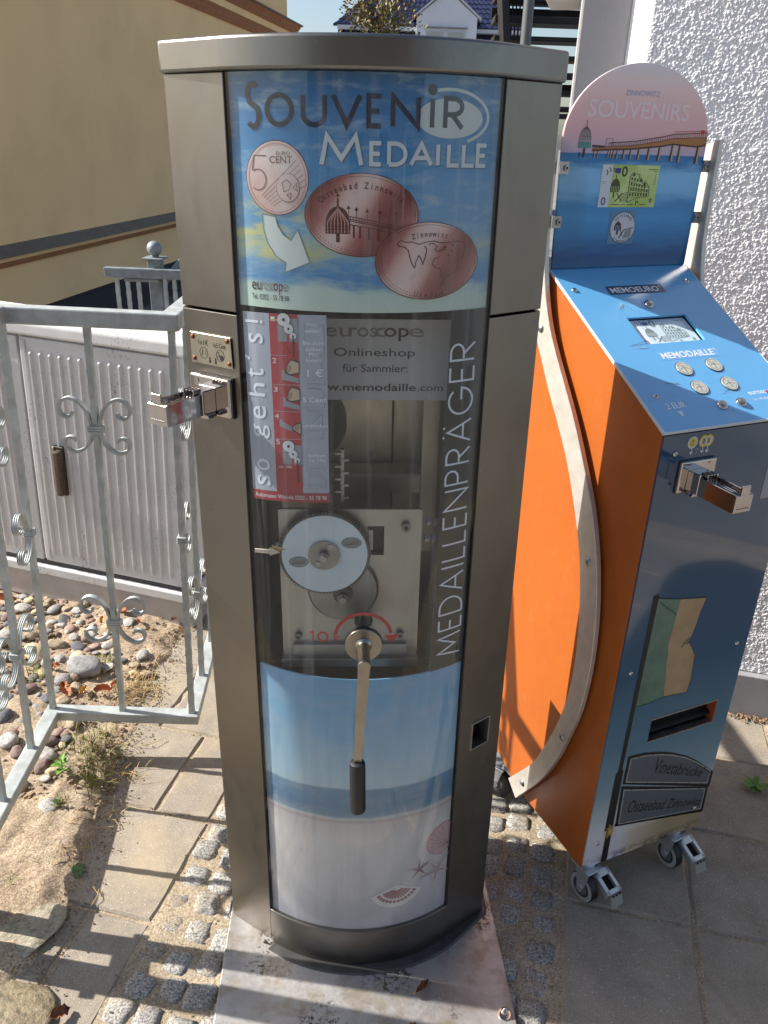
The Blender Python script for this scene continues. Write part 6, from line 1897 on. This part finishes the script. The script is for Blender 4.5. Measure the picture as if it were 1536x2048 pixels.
mid = [(-1.315, 2.581, .038, .032, 'cream'), (-1.143, 2.479, .050, .034, 'pink'), (-1.228, 2.484, .044, .040, 'tan'), (-1.207, 2.389, .048, .034, 'red'), (-1.267, 2.423, .050, .050, 'tan'), (-1.349, 2.38, .054, .050, 'grey'),
       (-.985, 1.691, .036, .032, 'tan'), (-1.215, 2.17, .052, .050, 'pink'), (-.938, 1.887, .042, .032, 'dark'), (-.847, 2.279, .040, .026, 'tan'), (-.838, 2.232, .032, .024, 'cream'), (-1.393, 2.582, .040, .024, 'red'), (-1.368, 2.436, .044, .030, 'white'),
       (-1.351, 2.537, .044, .034, 'pink'), (-1.065, 2.416, .034, .044, 'pink'), (-1.012, 2.372, .034, .034, 'pink'), (-1.214, 2.609, .038, .022, 'pink'), (-1.183, 2.497, .038, .034, 'white'), (-1.058, 2.306, .064, .032, 'cream'), (-1.022, 2.419, .048, .030, 'pink'),
       (-1.115, 2.29, .050, .034, 'grey'), (-1.124, 2.521, .034, .028, 'white'), (-1.412, 2.533, .040, .034, 'red'), (-1.465, 2.614, .036, .024, 'pink'), (-1.353, 2.476, .040, .030, 'tan'), (-1.113, 1.908, .048, .032, 'pink'), (-1.062, 1.826, .046, .034, 'red'),
       (-.937, 2.261, .054, .014, 'white'), (-1.154, 2.181, .044, .034, 'dark'), (-1.186, 2.272, .050, .034, 'red'), (-1.196, 2.069, .048, .030, 'grey'), (-1.01, 1.99, .036, .024, 'white'), (-.976, 1.915, .046, .032, 'pink')]
r2 = random.Random(12)
tries = 0
while len(mid) < 240 and tries < 20000:
    tries += 1
    v = r2.uniform(1.55, 2.75); 
    b = float(np.interp(v, [1.506, 1.734, 1.986, 2.293, 2.6], [-1.095, -1.165, -1.215, -1.255, -1.26]))
    dens = r2.random()
    u = b - .06 - r2.random() ** .7 * .75
    p = uvw(u, v)
    front = p.y < 2.0 - .25 * (p.x + 1.4)
    if front and dens > .30: continue
    if p.x > -.93 and dens > .12: continue
    if p.y > 2.62 + (-.6 - p.x) * .24 - .1: continue
    w = (.016 + .040 * r2.random() ** 1.5) if not front else r2.uniform(.012, .034)
    if all((p.x - a) ** 2 + (p.y - b_) ** 2 > (.80 * (w / 2 + q)) ** 2 for a, b_, q in placed):
        mid.append((p.x, p.y, w, w * r2.uniform(.55, .85), r2.choice(['grey', 'tan', 'pink', 'red', 'white', 'cream', 'white', 'grey', 'grey', 'tan', 'pink', 'dark', 'speck', 'speck']))); placed.append((p.x, p.y, w / 2))
short = ['big angular grey stone', 'black and white speckled stone', None, 'round tan stone below the bottom rail', 'white marbled stone', 'dull red stone', 'whitish mottled stone', 'reddish brown stone', 'cream stone', None, 'white chalky stone', 'dark slate grey stone', 'large dark red stone', 'grey rough stone at the right rim', 'tan stone nearest the slabs', 'round white stone', 'flat dark grey stone', 'bright white stone', 'brown rough stone', 'long sandy yellow stone', 'cream oval stone', 'long whitish stone', 'spotted round stone', 'long flat dark stone', 'small jagged black stone']
used = {}
for x, y, w, h, c in mid:
    size = 'tiny' if w < .026 else ('small' if w < .038 else 'middling')
    near = sorted(((x - b_[0]) ** 2 + (y - b_[1]) ** 2, i) for i, b_ in enumerate(big) if short[i])[:6]
    lab = None
    for d2, i in near:
        dx, dy = x - big[i][0], y - big[i][1]
        rel = ('right of' if dx > 0 else 'left of') if abs(dx) > abs(dy) else ('behind' if dy > 0 else 'in front of')
        cand = '%s %s pebble %s the %s' % (size, CN[c], rel, short[i])
        if cand not in used: lab = cand; break
    if lab is None: lab = cand
    used[lab] = used.get(lab, 0) + 1
    pebble(x, y, w, h, c, lab)
# tiny grit between the stones
gm_ = MB()
for _ in range(1500):
    v = random.uniform(1.4, 2.75); b = float(np.interp(v, [1.3, 1.506, 1.734, 1.986, 2.293, 2.6], [-1.04, -1.095, -1.165, -1.215, -1.255, -1.26])); u = b - random.random() * .7
    p = uvw(u, v); s = random.uniform(.003, .009)
    if p.y > 2.60 + (-.6 - p.x) * .24 - .05: continue
    c = Vector((p.x, p.y, bed_z(p.x, p.y) + s * .2)); a = random.uniform(0, 6)
    ring = [c + Vector((math.cos(a + k * 1.26) * s * random.uniform(.7, 1.1), math.sin(a + k * 1.26) * s * random.uniform(.7, 1.1), -s * .1)) for k in range(5)]
    top_ = [c + (q - c) * .6 + Vector((0, 0, s * .55)) for q in ring]
    gm_.add(ring + top_, [(k, (k + 1) % 5, 5 + (k + 1) % 5, 5 + k) for k in range(5)] + [tuple(range(5, 10))])
tag(gm_.build('gravel', M('grit', S(160, 134, 108), .9, col2=S(110, 92, 78), vs=30), fix=False), label='fine gravel and grit between the pebbles of the bed', kind='stuff')
# rounded field stones at the near left corner
def boulder(x, y, w, d, h, rz, col_, label):
    o = link('field_stone', shapes[col_, 2].copy(), None, (x, y, .005), (0, 0, rz), (w / 2, d / 2, h / 2)); o.data.materials.clear(); o.data.materials.append(BOUL[col_]); tag(o, label, 'stone', 'flat field stones at the corner of the bed')
BOUL = dict(tan=stone_mat('boulder_tan', S(182, 174, 154), S(156, 146, 126), 40, S(130, 128, 106)), grey=stone_mat('boulder_grey', S(150, 138, 110), S(122, 108, 84), 40, S(92, 88, 66)))
boulder(-.825, 1.270, .24, .19, .055, .35, 'tan', 'large flat field stone with pale lichen left of the shaded soil strip')
boulder(-.765, 1.075, .22, .18, .05, -.5, 'grey', 'mossy brown field stone in the near left corner')
boulder(-.905, 1.140, .16, .13, .06, .9, 'grey', 'narrow field stone between the two larger field stones')

# dry leaves
def leaf_mesh(seed, col_):
    r = random.Random(seed); bm = bmesh.new(); n = 9
    prof_ = [(0, .0), (.10, .16), (.25, .30), (.38, .24), (.5, .40), (.62, .26), (.78, .30), (.9, .12), (1, 0)]
    rows = []
    for a, w in prof_:
        w *= r.uniform(.7, 1.1)
        curl = .22 * math.sin(a * 3 + r.random())
        rows.append([bm.verts.new(((a - .5), k * w, curl * (.6 + abs(k)) * .5 + .18 * k * k + r.uniform(-.02, .02))) for k in (-1, -.5, 0, .5, 1)])
    for i in range(len(rows) - 1):
        for j in range(4): bm.faces.new((rows[i][j], rows[i][j + 1], rows[i + 1][j + 1], rows[i + 1][j]))
    for f in bm.faces: f.smooth = True
    me = bpy.data.meshes.new('dry_leaf'); bm.to_mesh(me); bm.free(); me.materials.append(col_)
    return me
LF = [M('leaf_orange', S(190, 118, 66), .6, col2=S(140, 84, 52), vs=4, rand=.15), M('leaf_brown', S(150, 92, 56), .7, col2=S(110, 66, 44), vs=4, rand=.15), M('leaf_yellow', S(200, 162, 84), .6, col2=S(176, 120, 64), vs=4)]
lm = [leaf_mesh(i, LF[i % 3 if i < 6 else 0]) for i in range(9)]
LV = [(-1.453, 2.640, .11, 0, 'large orange maple leaf against the foot of the cabinet'), (-1.020, 2.105, .085, 3, 'orange leaf crumpled against the bottom rail, left of the yellow leaf'), (-.965, 2.100, .060, 2, 'yellow leaf among the orange ones behind the bottom rail'), (-.900, 2.115, .080, 6, 'orange leaf crumpled at the foot of the middle fence bar'), (-.870, 2.150, .060, 7, 'orange leaf just right of the middle fence bar'),
      (-.977, 2.585, .070, 0, 'orange leaf lying behind the lower middle scroll'), (-1.040, 2.521, .050, 2, 'green yellow leaf left of the lower middle scroll'), (-.867, 2.001, .050, 1, 'brown leaf in front of the bottom rail'), (-1.190, 2.150, .060, 1, 'brown leaf beside the large dark red stone'), (-1.100, 2.230, .055, 3, 'rust coloured leaf between the stones left of the speckled stone'), (-.900, 2.520, .050, 4, 'small brown leaf near the cabinet foot'), (-.780, 2.560, .045, 1, 'small brown leaf on the slab below the cabinet')]
for x, y, s, k, lab in LV:
    o = link('dry_leaf', lm[k], None, (x, y, bed_z(x, y) + .014), (random.uniform(-.4, .4), random.uniform(-.4, .4), random.uniform(0, 6)), (s * .72, s * .6, s * .72)); tag(o, lab, 'leaf', 'dry autumn leaves')
p = uvw(-.865, .905); tag(link('dry_leaf', leaf_mesh(21, LF[1]), None, (p.x, p.y, .010), (.5, .2, .7), (.045, .04, .05)), 'curled dark brown leaf on the near left slab', 'leaf', 'dry autumn leaves')
tag(link('dry_leaf', leaf_mesh(22, LF[1]), None, (.116, 1.150, .016), (.4, .2, .9), (.055, .022, .04)), 'thin curled brown leaf on the aluminium plate', 'leaf', 'dry autumn leaves')
tag(link('dry_leaf', leaf_mesh(23, LF[1]), None, (.100, 1.060, .014), (.2, .2, .1), (.035, .03, .03)), 'small crumpled leaf on the near edge of the aluminium plate', 'leaf', 'dry autumn leaves')

# weeds and grass
GRN = M('weed_green', S(98, 134, 52), .55, var=.25, vs=30); GRD = M('rosette_green', S(84, 108, 64), .6, var=.2, vs=30); STRAW = M('straw', S(182, 156, 104), .8, var=.2, vs=30); GRASS = M('grass_green', S(104, 120, 54), .6, col2=S(140, 134, 70), vs=20)
def blade(mb, c, a, L, w, lean, mat):
    P = []
    for i in range(5):
        t = i / 4; P.append(Vector(c) + Vector((math.cos(a) * L * lean * t * t, math.sin(a) * L * lean * t * t, L * (t - .35 * lean * t * t))))
    n_ = Vector((-math.sin(a), math.cos(a), 0)); v = []
    for i, p in enumerate(P):
        k = w * (1 - (i / 4) ** 1.5) + .0002; v += [p - n_ * k, p + n_ * k]
    mb.add(v, [(2 * i, 2 * i + 1, 2 * i + 3, 2 * i + 2) for i in range(4)], mat)
gb = MB()
for cx, cy, n, r, L, m_ in ((-.861, 1.874, 90, .055, .055, GRASS), (-.815, 1.830, 60, .05, .05, GRASS), (-.800, 1.723, 60, .035, .075, GRASS), (-1.139, 2.182, 40, .03, .075, GRASS), (-.864, 1.636, 60, .022, .03, GRASS), (-.952, 2.304, 35, .03, .03, GRASS), (-.804, 2.176, 110, .055, .05, STRAW), (-.83, 2.12, 60, .06, .04, STRAW), (-.883, 1.535, 40, .03, .015, GRASS), (-.862, 1.469, 40, .03, .014, GRASS), (-.895, 1.384, 30, .03, .014, GRASS), (-.76, 1.75, 50, .06, .05, STRAW), (-.90, 1.80, 30, .04, .03, GRASS), (-.72, 1.62, 20, .03, .04, STRAW)):
    for _ in range(n):
        x, y = cx + random.gauss(0, r * .6), cy + random.gauss(0, r * .6); blade(gb, (x, y, bed_z(x, y) - .004), random.uniform(0, 6.28), L * random.uniform(.5, 1.2), random.uniform(.0007, .0016), random.uniform(.2, 1.3), m_)
for _ in range(46):                                             # straws lying flat
    v = random.uniform(1.1, 2.4); b = float(np.interp(v, [.967, 1.182, 1.506, 1.734, 1.986, 2.293], [-.975, -1.005, -1.095, -1.165, -1.215, -1.255])); u = b + random.gauss(-.03, .06); p = uvw(u, v)
    a = random.uniform(0, 6.28); L = random.uniform(.02, .09); z = bed_z(p.x, p.y) + .006
    gb.tube([(p.x, p.y, z), (p.x + math.cos(a) * L * .5, p.y + math.sin(a) * L * .5, z + .006), (p.x + math.cos(a + .3) * L, p.y + math.sin(a + .3) * L, z)], .0009, STRAW, 4)
tag(gb.build('grass_tufts', None, fix=False), label='sparse grass tufts and dry straws on the sandy bed', kind='stuff')
def broad_leaf(mb, c, a, L, w, tilt, mat):
    v = []
    for i in range(6):
        t = i / 5; k = w * math.sin(PI * min(1, t * .92 + .06)) ** .8
        p = Vector(c) + Vector((math.cos(a) * L * t * math.cos(tilt), math.sin(a) * L * t * math.cos(tilt), L * t * math.sin(tilt) - .25 * L * t * t))
        n_ = Vector((-math.sin(a), math.cos(a), 0)); v += [p - n_ * k + Vector((0, 0, k * .3)), p, p + n_ * k + Vector((0, 0, k * .3))]
    f = []
    for i in range(5):
        for j in range(2): f.append((3 * i + j, 3 * i + j + 1, 3 * i + j + 4, 3 * i + j + 3))
    mb.add(v, f, mat)
def weed(name, x, y, n, L, w, t0, t1, mat, label, stem=0.0):
    e = empty(name, (x, y, bed_z(x, y)), (0, 0, 0), label, 'weed')
    mb = MB(); mb.tube([(0, 0, -.01), (.002, 0, .008 + stem)], .0016, mat, 6); mb.build('stem', None, e)
    for i in range(n):
        mb = MB(); broad_leaf(mb, (0, 0, .004 + stem * (i + 1) / n), i * 2.4 + random.uniform(-.2, .2), L * random.uniform(.7, 1.1), w * random.uniform(.8, 1.1), random.uniform(t0, t1), mat)
        mb.build('leaf', None, e, fix=False, smooth=True)
weed('leafy_weed', -.897, 1.752, 9, .036, .009, .3, .9, GRN, 'bright green leafy weed between the stones at the bottom rail', .045)
weed('rosette_weed', -.742, 1.432, 12, .030, .0055, .05, .3, GRD, 'dark green flat rosette weed at the edge of the slab')
weed('small_weed', -.868, 1.628, 9, .016, .004, .3, .8, GRD, 'tiny green weed beside the white chalky stone', .02)
p = uvw(.700, 2.000); weed('slab_weed', p.x, p.y, 14, .050, .006, .2, .9, GRN, 'green weed growing from the slab joint by the white wall', .01)
# leaf litter at the plinth
lt = MB()
for _ in range(160):
    s = random.gauss(.70, .07); o = .030 + abs(random.gauss(0, .012)); q = ww(s, o, .004 + random.random() * .006); a = random.uniform(0, 6.28); L = random.uniform(.004, .010)
    d = Vector((math.cos(a), math.sin(a), random.uniform(-.3, .5))); n_ = d.orthogonal().normalized()
    lt.add([q - d * L, q + n_ * L * .4, q + d * L, q - n_ * L * .4], [(0, 1, 2, 3)])
tag(lt.build('leaf_litter', M('litter_brown', S(128, 102, 78), .9, var=.35, vs=60), fix=False), label='brown leaf crumbs swept against the plinth of the white house', kind='stuff')
